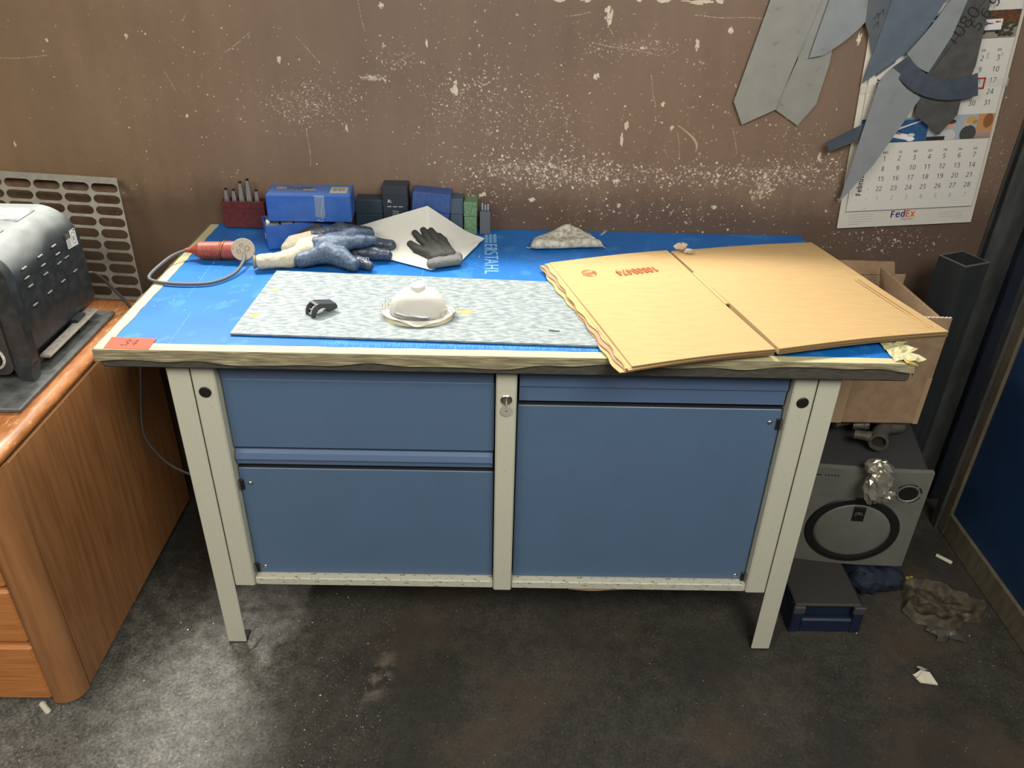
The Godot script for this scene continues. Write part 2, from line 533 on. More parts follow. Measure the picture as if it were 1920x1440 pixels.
	M.tube_steel = nmat([[0.0, c8(48, 52, 56)], [0.6, c8(56, 60, 63)], [1.0, c8(66, 69, 71)]], Vector3(10, 0.6, 10), 0.42, 0.35, 0.0, 0.012, 49)
	M.post_grey = nmat([[0.0, c8(86, 80, 66)], [1.0, c8(112, 104, 86)]], Vector3(6, 2, 6), 0.55, 0.0, 0.0, 0.012, 50)
	M.panel_blue = nmat([[0.0, c8(22, 46, 78)], [1.0, c8(27, 55, 90)]], Vector3.ONE * 2.0, 0.5, 0.0, 0.0, 0.01, 51)
	M.speaker = nmat([[0.0, c8(110, 110, 103)], [1.0, c8(120, 120, 113)]], Vector3.ONE * 3.0, 0.42, 0.2, 0.0, 0.012, 52)
	M.speaker_side = mat(c8(54, 54, 56), 0.6)
	M.pipe = nmat([[0.0, c8(70, 66, 60)], [1.0, c8(104, 98, 88)]], Vector3.ONE * 12.0, 0.55, 0.3, 0.0, 0.012, 53)
	M.foil = mat(c8(186, 182, 168), 0.3, 0.75)
	M.crate = mat(c8(18, 30, 54), 0.5)
	M.crate_lid = mat(c8(52, 49, 46), 0.7)
	M.navy = nmat([[0.0, c8(16, 24, 38)], [1.0, c8(26, 38, 58)]], Vector3.ONE * 10.0, 0.8, 0.0, 0.0, 0.02, 54)
	M.dirty = nmat([[0.0, c8(38, 33, 27)], [0.5, c8(60, 54, 43)], [0.7, c8(84, 76, 56)], [1.0, c8(122, 110, 80)]], Vector3.ONE * 4.0, 0.75, 0.0, 0.3, 0.015, 55)
	M.scrap = mat(c8(200, 194, 176), 0.85)
	M.hall = mat(c8(150, 146, 138), 0.9)
	M.lamp_body = mat(c8(200, 200, 196), 0.5)

# ------------------------------------------------------------------ main
func _ready() -> void:
	rng.seed = 7
	var cam := Camera3D.new()
	cam.name = "camera"
	cam.fov = 51.28
	cam.near = 0.02
	cam.position = Vector3(0.7382, 1.5112, 1.2759)
	cam.rotation = Vector3(-0.5408, -0.0163, 0.0265)
	add_child(cam)
	cam.current = true
	var we := WorldEnvironment.new()
	we.name = "environment"
	var e := Environment.new()
	e.background_mode = Environment.BG_COLOR
	e.background_color = Color.BLACK
	e.tonemap_mode = Environment.TONE_MAPPER_LINEAR
	e.tonemap_exposure = 1.0
	e.sdfgi_enabled = true
	e.ssao_enabled = true
	e.ssil_enabled = true
	we.environment = e
	add_child(we)
	make_materials()
	lamp("ceiling_lamp", "short fluorescent lamp hanging above and behind the partition, left one", Vector3(-0.42, 2.45, -1.12), Vector3(0.2, 0.6, -0.1), Vector2(0.7, 0.14), 8.8, Color(1.0, 0.985, 0.95))
	lamp("ceiling_lamp", "fluorescent lamp hanging above and behind the partition, right one", Vector3(0.95, 2.45, -1.12), Vector3(0.8, 0.6, -0.1), Vector2(1.0, 0.14), 5.6, Color(1.0, 0.985, 0.95))
	lamp("ceiling_lamp", "wide lamp panel high up in front of the workbench, to the right", Vector3(1.7, 2.9, 2.2), Vector3(0.45, 0.5, -0.4), Vector2(1.8, 1.2), 9.6, Color(1.0, 0.98, 0.935))
	lamp("ceiling_lamp", "added unseen fill lamp panel high up in front of the workbench, to the left", Vector3(-1.2, 2.9, 2.1), Vector3(0.35, 0.6, -0.4), Vector2(1.8, 1.2), 4.6, Color(1.0, 0.98, 0.935))  # weak fill added to brighten from the left, no such lamp known
	room()
	workbench()
	sideboard()
	oven()
	perforated_sheet()
	right_corner()
	calendar()
	templates()
	boxes()
	bench_items()
	floor_items()

func lamp(called: String, label: String, at: Vector3, aim: Vector3, size: Vector2, power: float, c: Color) -> void:
	var t := thing(called, label, "lamp")
	t.transform = Transform3D(Basis(), at).looking_at(aim, Vector3.UP)
	var s := sb()
	bx(s, -size.x / 2 - 0.03, size.x / 2 + 0.03, -size.y / 2 - 0.03, size.y / 2 + 0.03, 0.01, 0.07, 0.008)
	obj("housing", s, M.lamp_body, t)
	s = sb()
	bx(s, -size.x / 2, size.x / 2, -size.y / 2, size.y / 2, 0.0, 0.012, 0.002)
	var g := mat(Color.WHITE, 0.5)
	g.emission_enabled = true
	g.emission = c
	g.emission_energy_multiplier = 1.0
	obj("diffuser", s, g, t)
	var l := AreaLight3D.new()
	l.name = "light"
	l.area_size = size
	l.light_energy = power
	l.light_color = c
	l.area_range = 12.0
	l.area_attenuation = 2.0
	l.shadow_enabled = true
	l.position = Vector3(0, 0, -0.01)
	t.add_child(l, true)

# ------------------------------------------------------------------ setting
func wall_image(x0: float, w: float, y0: float, h: float, px: int, py: int) -> Image:
	var n := FastNoiseLite.new()
	n.seed = 4
	n.frequency = 1.0
	n.fractal_octaves = 4
	var n2 := FastNoiseLite.new()
	n2.seed = 9
	n2.frequency = 1.0
	n2.fractal_octaves = 3
	var im := Image.create(px, py, false, Image.FORMAT_RGB8)
	# broad tone at a quarter of the size, then enlarged
	var q := Image.create(px / 4, py / 4, false, Image.FORMAT_RGB8)
	for j in py / 4:
		for i in px / 4:
			var x := x0 + w * (i + 0.5) * 4.0 / px
			var y := y0 + h - h * (j + 0.5) * 4.0 / py
			var a := n.get_noise_2d(x * 2.2, y * 2.2) + 0.5 * n2.get_noise_2d(x * 14.0, y * 2.0) + 0.25 * n2.get_noise_2d(x * 40.0, y * 40.0)
			var warm := clampf((0.45 - x) * 0.7, 0.0, 1.0)
			var c := c8(115, 97, 84).lerp(c8(125, 100, 71), warm)
			c = c * (1.0 + 0.07 * a)
			# shade painted in as a darker band low on the wall behind the bench
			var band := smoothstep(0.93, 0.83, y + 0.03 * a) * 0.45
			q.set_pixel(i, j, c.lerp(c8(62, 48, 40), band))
	q.resize(px, py, Image.INTERPOLATE_CUBIC)
	q.convert(Image.FORMAT_RGB8)
	im = q
	var g := RandomNumberGenerator.new()
	g.seed = 21
	var chip := c8(205, 196, 180)
	var spot := func(x: float, y: float, rx: float, ry: float, c: Color) -> void:
		var ix := (x - x0) / w * px
		var iy := (y0 + h - y) / h * py
		if ix > -20 and ix < px + 20 and iy > -20 and iy < py + 20:
			disc(im, ix, iy, maxf(0.55, rx / w * px), maxf(0.55, ry / h * py), c)
	# [x, y, half width, half height, count, largest mm]
	var cl := [[0.80, 1.06, 0.19, 0.13, 420, 3.0], [0.81, 0.96, 0.21, 0.042, 420, 4.2], [0.68, 0.90, 0.09, 0.06, 120, 3.2], [0.30, 1.11, 0.12, 0.06, 260, 2.2], [0.25, 1.09, 0.08, 0.036, 120, 2.2],
		[1.14, 0.946, 0.40, 0.033, 420, 4.4], [1.43, 0.966, 0.10, 0.037, 150, 4.4], [1.378, 0.918, 0.024, 0.033, 90, 5.4], [0.87, 0.94, 0.12, 0.038, 200, 4.4], [0.432, 1.16, 0.03, 0.006, 60, 4.0],
		[0.477, 1.207, 0.055, 0.035, 60, 3.0], [1.04, 1.237, 0.108, 0.017, 110, 2.2], [0.954, 1.246, 0.11, 0.056, 60, 2.2], [1.148, 0.852, 0.335, 0.054, 220, 3.4], [1.229, 1.113, 0.227, 0.159, 170, 3.2],
		[1.442, 1.056, 0.077, 0.074, 70, 2.2], [-0.12, 1.142, 0.305, 0.18, 70, 3.0], [0.06, 1.123, 0.15, 0.17, 80, 2.2], [-0.1, 0.92, 0.26, 0.09, 25, 2.2], [0.64, 1.26, 0.144, 0.083, 50, 3.0],
		[0.677, 1.136, 0.1, 0.057, 160, 3.0], [0.577, 1.1, 0.076, 0.087, 120, 2.2], [1.36, 0.951, 0.26, 0.03, 160, 3.4], [1.542, 0.955, 0.053, 0.061, 80, 4.4], [1.703, 0.793, 0.15, 0.04, 150, 3.4], [1.936, 1.0, 0.032, 0.12, 30, 2.2]]
	for k in cl:
		for i in int(k[4] * 1.9):
			var x: float = k[0] + g.randfn() * k[2] * 0.55
			var y: float = k[1] + g.randfn() * k[3] * 0.55
			var r: float = k[5] * 0.0005 * pow(g.randf(), 2.2) + 0.0004
			var c := c8(98, 78, 66).lerp(chip, g.randf_range(0.35, 1.0))
			spot.call(x, y, r * g.randf_range(0.6, 1.6), r * g.randf_range(0.6, 1.6), c)
			if g.randf() < 0.3:
				spot.call(x + g.randfn() * 0.002, y + g.randfn() * 0.002, r * 0.8, r * 0.6, c)
	# larger chips [x, y, half width mm, half height mm]
	var big := [[0.963, 1.304, 9, 20], [0.619, 1.141, 10, 16], [1.24, 1.277, 6, 9], [1.168, 1.247, 7, 12], [1.046, 1.237, 5, 5], [0.945, 1.174, 7, 7], [1.026, 1.065, 5, 10], [1.017, 1.028, 5, 17], [1.106, 1.116, 6, 6], [1.135, 1.062, 5, 6], [1.013, 0.93, 10, 7],
		[0.808, 0.879, 10, 6], [1.025, 0.87, 5, 6], [1.266, 0.871, 8, 6], [1.375, 1.261, 5, 13], [1.5, 1.0, 4, 14], [0.219, 1.194, 6, 9], [0.459, 1.312, 7, 7], [0.557, 1.235, 3, 10], [-0.014, 1.064, 4, 5], [-0.298, 1.224, 4, 5], [-0.117, 1.236, 4, 6], [-0.438, 0.989, 3, 7],
		[0.853, 1.331, 14, 4], [0.912, 1.333, 12, 5], [1.083, 1.336, 19, 5], [1.159, 1.336, 35, 7], [1.03, 1.336, 9, 5], [1.206, 1.338, 10, 6], [0.685, 0.89, 10, 6], [0.361, 1.044, 3, 10], [1.533, 1.268, 6, 13]]
	for k in big:
		for i in 26:
			var a := g.randf() * TAU
			var d := g.randf()
			spot.call(k[0] + cos(a) * d * k[2] * 0.0009, k[1] + sin(a) * d * k[3] * 0.0009, k[2] * 0.00028 * g.randf_range(0.5, 1.3), k[3] * 0.00028 * g.randf_range(0.5, 1.3), chip.lerp(c8(180, 168, 150), g.randf()))
	# scratches [x, y, x, y]
	var ln := [[0.963, 1.285, 0.977, 1.258], [1.281, 1.065, 1.298, 1.002], [0.263, 1.242, 0.312, 1.192], [-0.045, 1.161, -0.03, 1.115], [0.407, 1.321, 0.42, 1.257], [0.266, 1.042, 0.266, 0.953], [1.149, 1.049, 1.164, 0.986], [1.07, 1.18, 1.091, 1.11], [1.463, 1.018, 1.497, 0.954],
		[0.93, 1.246, 1.09, 1.223], [0.867, 1.299, 0.925, 1.309], [0.096, 1.205, 0.163, 1.251], [-0.415, 1.182, -0.305, 1.19], [0.012, 1.269, 0.028, 1.291], [1.409, 0.965, 1.539, 0.971], [1.388, 0.938, 1.33, 0.964], [0.489, 1.196, 0.532, 1.217], [1.152, 1.306, 1.331, 1.303]]
	for k in ln:
		var a := Vector2(k[0], k[1])
		var b := Vector2(k[2], k[3])
		var steps := int(a.distance_to(b) / 0.0008)
		var wob := g.randf() * 9.0
		for i in steps:
			if g.randf() < 0.55:
				var p := a.lerp(b, float(i) / steps) + Vector2(sin(i * 0.05 + wob), cos(i * 0.04 + wob)) * 0.0015
				spot.call(p.x, p.y, 0.0007, 0.0007, chip.lerp(c8(120, 100, 85), g.randf() * 0.7))
	for i in 90:  # curved scrape
		var t := i / 90.0
		spot.call(1.158 + 0.035 * sin(t * 2.2) - 0.01 + 0.022 * t, 1.068 - 0.062 * t, 0.0028 * sin(t * PI) + 0.0006, 0.0012, c8(160, 146, 126))
	return im

func room() -> void:
	# floor, with the stained concrete where the photograph shows it
	var im := Image.create(1024, 512, false, Image.FORMAT_RGB8)
	var n := FastNoiseLite.new()
	n.seed = 31
	n.frequency = 1.0
	n.fractal_octaves = 5
	for j in 512:
		for i in 1024:
			var x := -0.8 + 3.2 * i / 1024.0
			var z := -0.9 + 1.6 * j / 512.0
			var a := n.get_noise_2d(x * 3.0, z * 3.0)
			var b := n.get_noise_2d(x * 22.0 + 50.0, z * 22.0)
			var f := n.get_noise_2d(x * 120.0, z * 120.0 + 70.0)
			var c := c8(60, 58, 53) * (1.0 + 0.18 * a + 0.18 * b + 0.35 * f)
			var rusty := smoothstep(0.0, 0.5, n.get_noise_2d(x * 2.4 + 9.0, z * 3.0 + 4.0)) * smoothstep(0.2, 0.6, x)
			c = c.lerp(c8(78, 66, 54), rusty * 0.6)
			var oil := smoothstep(0.05, 0.45, n.get_noise_2d(x * 2.0 + 30.0, z * 2.0)) * smoothstep(0.0, 0.4, x)
			c = c.lerp(c8(48, 46, 43), oil * 0.5)
			# lit floor beside the bench painted paler, with grey swarf dust trodden in
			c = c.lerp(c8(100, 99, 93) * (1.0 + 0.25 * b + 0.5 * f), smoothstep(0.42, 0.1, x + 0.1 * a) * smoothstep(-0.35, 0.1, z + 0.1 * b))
			# pale scuff under the bench
			var sc := clampf(1.0 - Vector2((x - 0.475 + (z - 0.06) * 0.25) / 0.035, (z - 0.06) / 0.09).length(), 0.0, 1.0)
			c = c.lerp(c8(128, 116, 104), sc * clampf(0.6 + 2.0 * b, 0.0, 1.0))
			im.set_pixel(i, j, c)
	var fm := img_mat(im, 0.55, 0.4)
	fm.normal_enabled = true
	fm.normal_texture = noise_tex(0.05, [], 77, 4, 6.0)
	fm.normal_scale = 0.0
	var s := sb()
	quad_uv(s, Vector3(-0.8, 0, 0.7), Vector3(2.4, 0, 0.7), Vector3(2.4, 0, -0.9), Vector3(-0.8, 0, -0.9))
	for r in [[-3.0, -0.8, -3.0, 5.0], [2.4, 4.5, -3.0, 5.0], [-0.8, 2.4, -3.0, -0.9], [-0.8, 2.4, 0.7, 5.0]]:
		quad_uv(s, Vector3(r[0], 0, r[3]), Vector3(r[1], 0, r[3]), Vector3(r[1], 0, r[2]), Vector3(r[0], 0, r[2]), 0.4, 0.4, 0.6, 0.6)
	s.set_uv(Vector2(0.5, 0.5))
	bx(s, -3.0, 4.5, -0.12, -0.004, -3.0, 5.0)
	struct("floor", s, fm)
	# brown partition behind the bench: two painted boards and a taller bay on the right
	var wall := Node3D.new()
	wall.name = "wall_back"
	wall.set_meta("kind", "structure")
	add_child(wall)
	for k in 2:
		var x0: float = [-1.1, 0.55][k]
		s = sb()
		var top := 1.36
		quad_uv(s, Vector3(x0, 0.55, -0.67), Vector3(x0 + 1.65, 0.55, -0.67), Vector3(x0 + 1.65, top, -0.67), Vector3(x0, top, -0.67))
		obj("painted_board", s, img_mat(wall_image(x0, 1.65, 0.55, 0.81, 1600, 800), 0.5, 0.4), wall)
	s = sb()
	bx(s, -3.0, 1.27, 0.0, 1.36, -0.71, -0.6705, 0.002)
	bx(s, 1.27, 2.4, 0.0, 2.05, -0.71, -0.6705, 0.002)
	bx(s, -3.0, -1.1, 0.0, 1.36, -0.6705, -0.67, 0.0001)
	obj("board_core", s, mat(c8(104, 82, 66), 0.5), wall)
	# hall around it
	s = sb(); bx(s, -3.0, 4.5, 3.8, 3.95, -3.0, 5.0); struct("ceiling", s, M.hall)
	s = sb(); bx(s, -3.15, -3.0, -0.12, 3.95, -3.0, 5.0); struct("wall_left", s, M.hall)
	s = sb(); bx(s, 4.5, 4.65, -0.12, 3.95, -3.0, 5.0); struct("wall_far_right", s, M.hall)
	s = sb(); bx(s, -3.0, 4.5, -0.12, 3.95, -3.15, -3.0); struct("wall_rear", s, M.hall)
	s = sb(); bx(s, -3.0, 4.5, -0.12, 3.95, 5.0, 5.15); struct("wall_front", s, M.hall)

# ------------------------------------------------------------------ workbench
func cover_image() -> Image:
	var im := Image.create(1500, 665, false, Image.FORMAT_RGB8)
	im.fill(c8(18, 98, 172))
	var n := FastNoiseLite.new()
	n.seed = 3
	n.frequency = 0.012
	n.fractal_octaves = 4
	for j in 665:
		for i in 1500:
			var a := n.get_noise_2d(i * 0.5, j * 0.5)
			var scuff := smoothstep(0.28, 0.5, n.get_noise_2d(i * 0.9 + 900.0, j * 0.9)) * (0.5 if (i + j / 3) % 5 < 2 else 0.0)
			var c := c8(18, 97, 171) * (1.0 + 0.08 * a)
			if i % 6 == 0: c = c * 1.04
			im.set_pixel(i, j, c.lerp(c8(110, 160, 200), scuff))
	var g := RandomNumberGenerator.new()
	g.seed = 5
	for k in 46:
		var p := Vector2(g.randf() * 1500, 150 + g.randf() * 515)
		var d := Vector2.from_angle(g.randf() * TAU) * g.randf_range(0.5, 1.0)
		if k < 10: d = Vector2(0.03, 1.0)
		var len := g.randi_range(10, 90) if k >= 10 else g.randi_range(120, 300)
		for i in len:
			p += d
			if p.x > 1 and p.x < 1498 and p.y > 1 and p.y < 663 and g.randf() < 0.75:
				im.set_pixelv(p, c8(90, 150, 205))
	for k in 120:
		disc(im, g.randf() * 1500, 100 + g.randf() * 560, g.randf_range(0.6, 1.6), 0.8, c8(150, 190, 215))
	# marks by the front edge
	for k in 260:
		im.fill_rect(Rect2i(400 + k * 3 + g.randi_range(0, 1), 622 + g.randi_range(0, 4), 1, g.randi_range(4, 18)), c8(80, 145, 200))
	return im

func workbench() -> void:
	var t := thing("workbench", "steel workbench with cream legs, blue drawer and doors and a taped blue top", "workbench")
	var s := sb()
	bx(s, 0.004, 1.497, 0.763, 0.7995, -0.662, -0.002, 0.004)
	obj("worktop", s, M.slab, t)
	s = sb()
	quad_uv(s, Vector3(0.006, 0.8022, -0.004), Vector3(1.494, 0.8022, -0.004), Vector3(1.494, 0.8022, -0.664), Vector3(0.006, 0.8022, -0.664))
	s.set_uv(Vector2(0.5, 0.5))
	bx(s, 0.006, 1.494, 0.7995, 0.802, -0.664, -0.004, 0.0005)
	obj("blue_cover", s, img_mat(cover_image(), 0.38, 0.5), t)
	# masking tape round the rim: uneven inner edge, turned down over the front
	var g := RandomNumberGenerator.new()
	g.seed = 12
	var strip := func(a: Vector3, b: Vector3, inward: Vector3, w0: float, w1: float, n: int, jit: float) -> SurfaceTool:
		var q := sb()
		var pts := []
		for i in n + 1:
			var f := float(i) / n
			pts.append([a.lerp(b, f) - inward * 0.001, a.lerp(b, f) + inward * (lerpf(w0, w1, f) + g.randf_range(-jit, jit))])
		for i in n:
			quad_out(q, pts[i][0] + Vector3(0, 0.0008, 0), pts[i + 1][0] + Vector3(0, 0.0008, 0), pts[i + 1][1] + Vector3(0, 0.0008, 0), pts[i][1] + Vector3(0, 0.0008, 0), Vector3(0.7, -5, -0.3))
			quad_out(q, pts[i][1] + Vector3(0, 0.0008, 0), pts[i + 1][1] + Vector3(0, 0.0008, 0), pts[i + 1][1], pts[i][1], (pts[i][0] + pts[i][1]) * 0.5)
			quad_out(q, pts[i][0] + Vector3(0, 0.0008, 0), pts[i + 1][0] + Vector3(0, 0.0008, 0), pts[i + 1][0], pts[i][0], (pts[i][0] + pts[i][1]) * 0.5)
		return q
	var y := 0.8024
	obj("masking_tape", strip.call(Vector3(0.0, y, -0.001), Vector3(1.498, y, -0.001), Vector3(0, 0, -1), 0.024, 0.019, 60, 0.001), M.tape, t)
	obj("masking_tape", strip.call(Vector3(0.0, y + 0.0002, -0.002), Vector3(0.004, y + 0.0002, -0.655), Vector3(1, 0, 0), 0.02, 0.02, 40, 0.0012), M.tape, t)
	obj("masking_tape", strip.call(Vector3(1.497, y + 0.0002, -0.002), Vector3(1.495, y + 0.0002, -0.6), Vector3(-1, 0, 0), 0.022, 0.022, 40, 0.0012), M.tape, t)
	# tape on the front edge: soiled, wavy lower rim
	var rim := func(u: float, v: float) -> Vector3:
		var low := 0.779 + 0.0035 * sin(u * 23.0) + 0.002 * sin(u * 61.0) + (0.011 * smoothstep(0.35, 0.75, u))
		return Vector3(lerpf(-0.002, 1.499, u), lerpf(low, 0.8031, v), 0.0015 + 0.0012 * sin(u * 90.0 + v * 4.0) * (1.0 - v) + 0.0012)
	s = sb(); sheet(s, 110, 4, rim, 0.0008)
	obj("edge_tape", s, M.tape_dirty, t)
	var rim2 := func(u: float, v: float) -> Vector3:
		return Vector3(-0.0025 - 0.001 * sin(u * 50.0), lerpf(0.776, 0.8031, v), lerpf(-0.655, 0.0015, u))
	s = sb(); sheet(s, 60, 3, rim2, 0.0008)
	obj("edge_tape", s, M.tape_dirty, t)
	# wrinkled torn tape on the right front corner
	var tear := func(u: float, v: float) -> Vector3:
		var hgt := 0.804 + 0.008 * absf(sin(u * 7.0 + v * 3.0)) * u + 0.004 * absf(sin(v * 11.0 + u * 5.0))
		return Vector3(1.462 + u * (0.052 + 0.012 * sin(v * 14.0)), hgt - 0.006 * u * u, -0.006 - v * 0.085)
	s = sb(); sheet(s, 7, 9, tear, 0.0008, true)
	obj("torn_tape", s, M.tape, t)
	s = sb()
	cbox(s, Transform3D(Basis.from_euler(Vector3(0.1, 0.2, -0.35)), Vector3(1.492, 0.8035, -0.003)), Vector3(0.028, 0.003, 0.012), 0.001)
	obj("torn_tape", s, M.tape_yellow, t)
	var drop := func(u: float, v: float) -> Vector3:
		return Vector3(1.5005 + 0.0015 * sin(v * 9.0), lerpf(0.801, 0.774 + 0.012 * absf(sin(u * 4.0)), v), lerpf(0.001, -0.07, u))
	s = sb(); sheet(s, 6, 5, drop, 0.001, true)
	obj("torn_tape", s, M.tape_dirty, t)
	# sticker with its handwritten number
	s = sb()
	slab(s, [Vector2(0.017, -0.002), Vector2(0.099, -0.001), Vector2(0.098, -0.041), Vector2(0.014, -0.046)], 0.8036, 0.0006)
	var stk := obj("number_sticker", s, M.sticker, t)
	stk.set_meta("label", "orange red paper sticker with a handwritten number")
	var flat := Transform3D(Basis(Vector3.RIGHT, Vector3.FORWARD, Vector3.UP), Vector3(0.042, 0.8041, -0.013))
	s = sb()
	stroke(s, [Vector2(0.004, 0.019), Vector2(0.01, 0.0215), Vector2(0.013, 0.0185), Vector2(0.008, 0.0125), Vector2(0.0125, 0.008), Vector2(0.0105, 0.003), Vector2(0.004, 0.001), Vector2(0.0, 0.003)], 0.0021, flat)
	stroke(s, [Vector2(0.017, 0.012), Vector2(0.0255, 0.0205), Vector2(0.024, 0.0015)], 0.0021, flat)
	stroke(s, [Vector2(0.021, 0.0075), Vector2(0.0275, 0.009)], 0.0019, flat)
	obj("handwriting", s, M.ink, stk)
	# print on the cover, read from the left side
	var side := Transform3D(Basis(Vector3(0.03, 0, 1).normalized(), Vector3(1, 0, -0.03).normalized(), Vector3.UP), Vector3(0.707, 0.8024, -0.565))
	text_obj("printed_lettering", "ER", 0.03, side.translated_local(Vector3(0, 0, 0)), font(true), M.pale_ink, t, false, 1.0)
	text_obj("printed_lettering", "STAHL", 0.03, side.translated_local(Vector3(0.05, 0, 0)), font(), M.pale_ink, t, false, 1.15)
	s = sb()
	for k in 5:
		for r in 3:
			extrude(s, [Vector2(-0.062 + k * 0.012, -0.014 + r * 0.0105), Vector2(-0.054 + k * 0.012, -0.014 + r * 0.0105), Vector2(-0.054 + k * 0.012, -0.006 + r * 0.0105), Vector2(-0.062 + k * 0.012, -0.006 + r * 0.0105)], side, 0.0003)
	obj("printed_lettering", s, M.pale_ink, t)
	# legs: folded sheet, a floor-length post and a shorter one beside it
	for k in 2:
		var mirror := k == 1
		var fx := func(x: float) -> float: return 1.495 - x if mirror else x
		for z in [[-0.07, -0.03], [-0.62, -0.58]]:
			s = sb()
			bx(s, fx.call(0.107), fx.call(0.15), 0.004, 0.763, z[1] - 0.004, z[1], 0.0018)
			bx(s, fx.call(0.107), fx.call(0.111), 0.004, 0.763, z[0], z[1] - 0.002, 0.001)
			bx(s, fx.call(0.107), fx.call(0.118), 0.004, 0.763, z[0], z[0] + 0.003, 0.001)
			obj("leg", s, M.white, t)
			s = sb()
			bx(s, fx.call(0.1112), fx.call(0.1125), 0.004, 0.76, z[0] + 0.003, z[1] - 0.004, 0.0004)
			bx(s, fx.call(0.1125), fx.call(0.147), 0.004, 0.76, z[1] - 0.0055, z[1] - 0.004, 0.0004)
			obj("channel_shade", s, M.recess_shade, t)  # near-black sheets paint the shade inside the open leg channel
			s = sb()
			bx(s, fx.call(0.108), fx.call(0.149), 0.0, 0.006, z[0] + 0.002, z[1] - 0.001, 0.001)
			obj("foot", s, M.black_rubber, t)
		s = sb()
		bx(s, fx.call(0.1515), fx.call(0.196), 0.186, 0.763, -0.11, -0.03, 0.003)
		obj("side_post", s, M.white, t)
		s = sb()
		lathe(s, Transform3D(Basis(Vector3.RIGHT, PI / 2), Vector3(fx.call(0.173), 0.6965, -0.0302)), [Vector2(0.0118, 0), Vector2(0.0118, 0.0016), Vector2(0.0105, 0.0026), Vector2(0, 0.0028)], 28)
		obj("hole_plug", s, M.black, t)
		s = sb()
		bx(s, fx.call(0.11), fx.call(0.148), 0.70, 0.76, -0.58, -0.07, 0.003)
		obj("leg_brace", s, M.white, t)
	s = sb(); bx(s, 0.729, 0.7695, 0.183, 0.763, -0.075, -0.03, 0.003)
	var post := obj("centre_post", s, M.white, t)
	s = sb(); bx(s, 0.197, 0.728, 0.187, 0.2075, -0.075, -0.034, 0.002)
	obj("bottom_rail", s, M.white_worn, t)
	s = sb(); bx(s, 0.7705, 1.2985, 0.187, 0.2075, -0.075, -0.034, 0.002)
	obj("bottom_rail", s, M.white_worn, t)
	s = sb(); bx(s, 0.19, 1.305, 0.19, 0.7625, -0.61, -0.085, 0.003)
	obj("carcass", s, M.carcass, t)
	# drawer and doors
	front(t, "drawer", 0.1985, 0.7265, 0.553, 0.716, 0.76, false)
	front(t, "door", 0.1985, 0.7265, 0.209, 0.503, 0.546, true)
	front(t, "door", 0.7725, 1.2965, 0.209, 0.668, 0.76, true)
	for h in [[0.199, 0.46, 0.02], [0.199, 0.226, 0.02], [1.296, 0.634, -0.02], [1.296, 0.219, -0.02]]:
		s = sb()
		bx(s, h[0] - 0.003 * signf(h[2]), h[0] + h[2] * 0.42, h[1] - 0.013, h[1] + 0.013, -0.05, -0.046, 0.001)
		var hg := obj("hinge", s, M.black, t)
		s = sb()
		for k in 3:
			lathe(s, Transform3D(Basis(), Vector3(h[0] - 0.001 * signf(h[2]), h[1] - 0.011 + k * 0.0075, -0.0445)), [Vector2(0, 0), Vector2(0.0028, 0), Vector2(0.0028, 0.0068), Vector2(0, 0.0068)], 12)
		obj("knuckle", s, M.steel, hg)
		s = sb()
		lathe(s, Transform3D(Basis(Vector3.RIGHT, PI / 2), Vector3(h[0] + h[2] * 1.05, h[1] + 0.003, -0.0495)), [Vector2(0.005, 0), Vector2(0.0046, 0.0016), Vector2(0.003, 0.0028), Vector2(0, 0.0033)], 18, true)
		obj("rivet", s, M.chrome, t)
	# lock with its key
	s = sb()
	var lt := Transform3D(Basis(Vector3.RIGHT, PI / 2), Vector3(0.7495, 0.692, -0.0302))
	lathe(s, lt, [Vector2(0.0112, 0), Vector2(0.0112, 0.003), Vector2(0.0098, 0.0042), Vector2(0.0088, 0.003), Vector2(0.0078, 0.0026), Vector2(0.0070, 0.0045), Vector2(0.0, 0.005)], 32)
	var lk := obj("lock", s, M.chrome, t)
	s = sb()
	bx(s, 0.7487, 0.7503, 0.686, 0.692, -0.026, -0.014, 0.0003)
	bx(s, 0.7475, 0.7515, 0.676, 0.688, -0.0265, -0.0245, 0.0005)
	lathe(s, Transform3D(Basis(Vector3.RIGHT, PI / 2), Vector3(0.7495, 0.667, -0.0275)), [Vector2(0.0028, 0.0), Vector2(0.0108, 0.0), Vector2(0.0113, 0.001), Vector2(0.0108, 0.002), Vector2(0.0028, 0.002), Vector2(0.0028, 0.0)], 30)
	obj("key", s, mat(c8(176, 175, 164), 0.35, 0.25), lk)

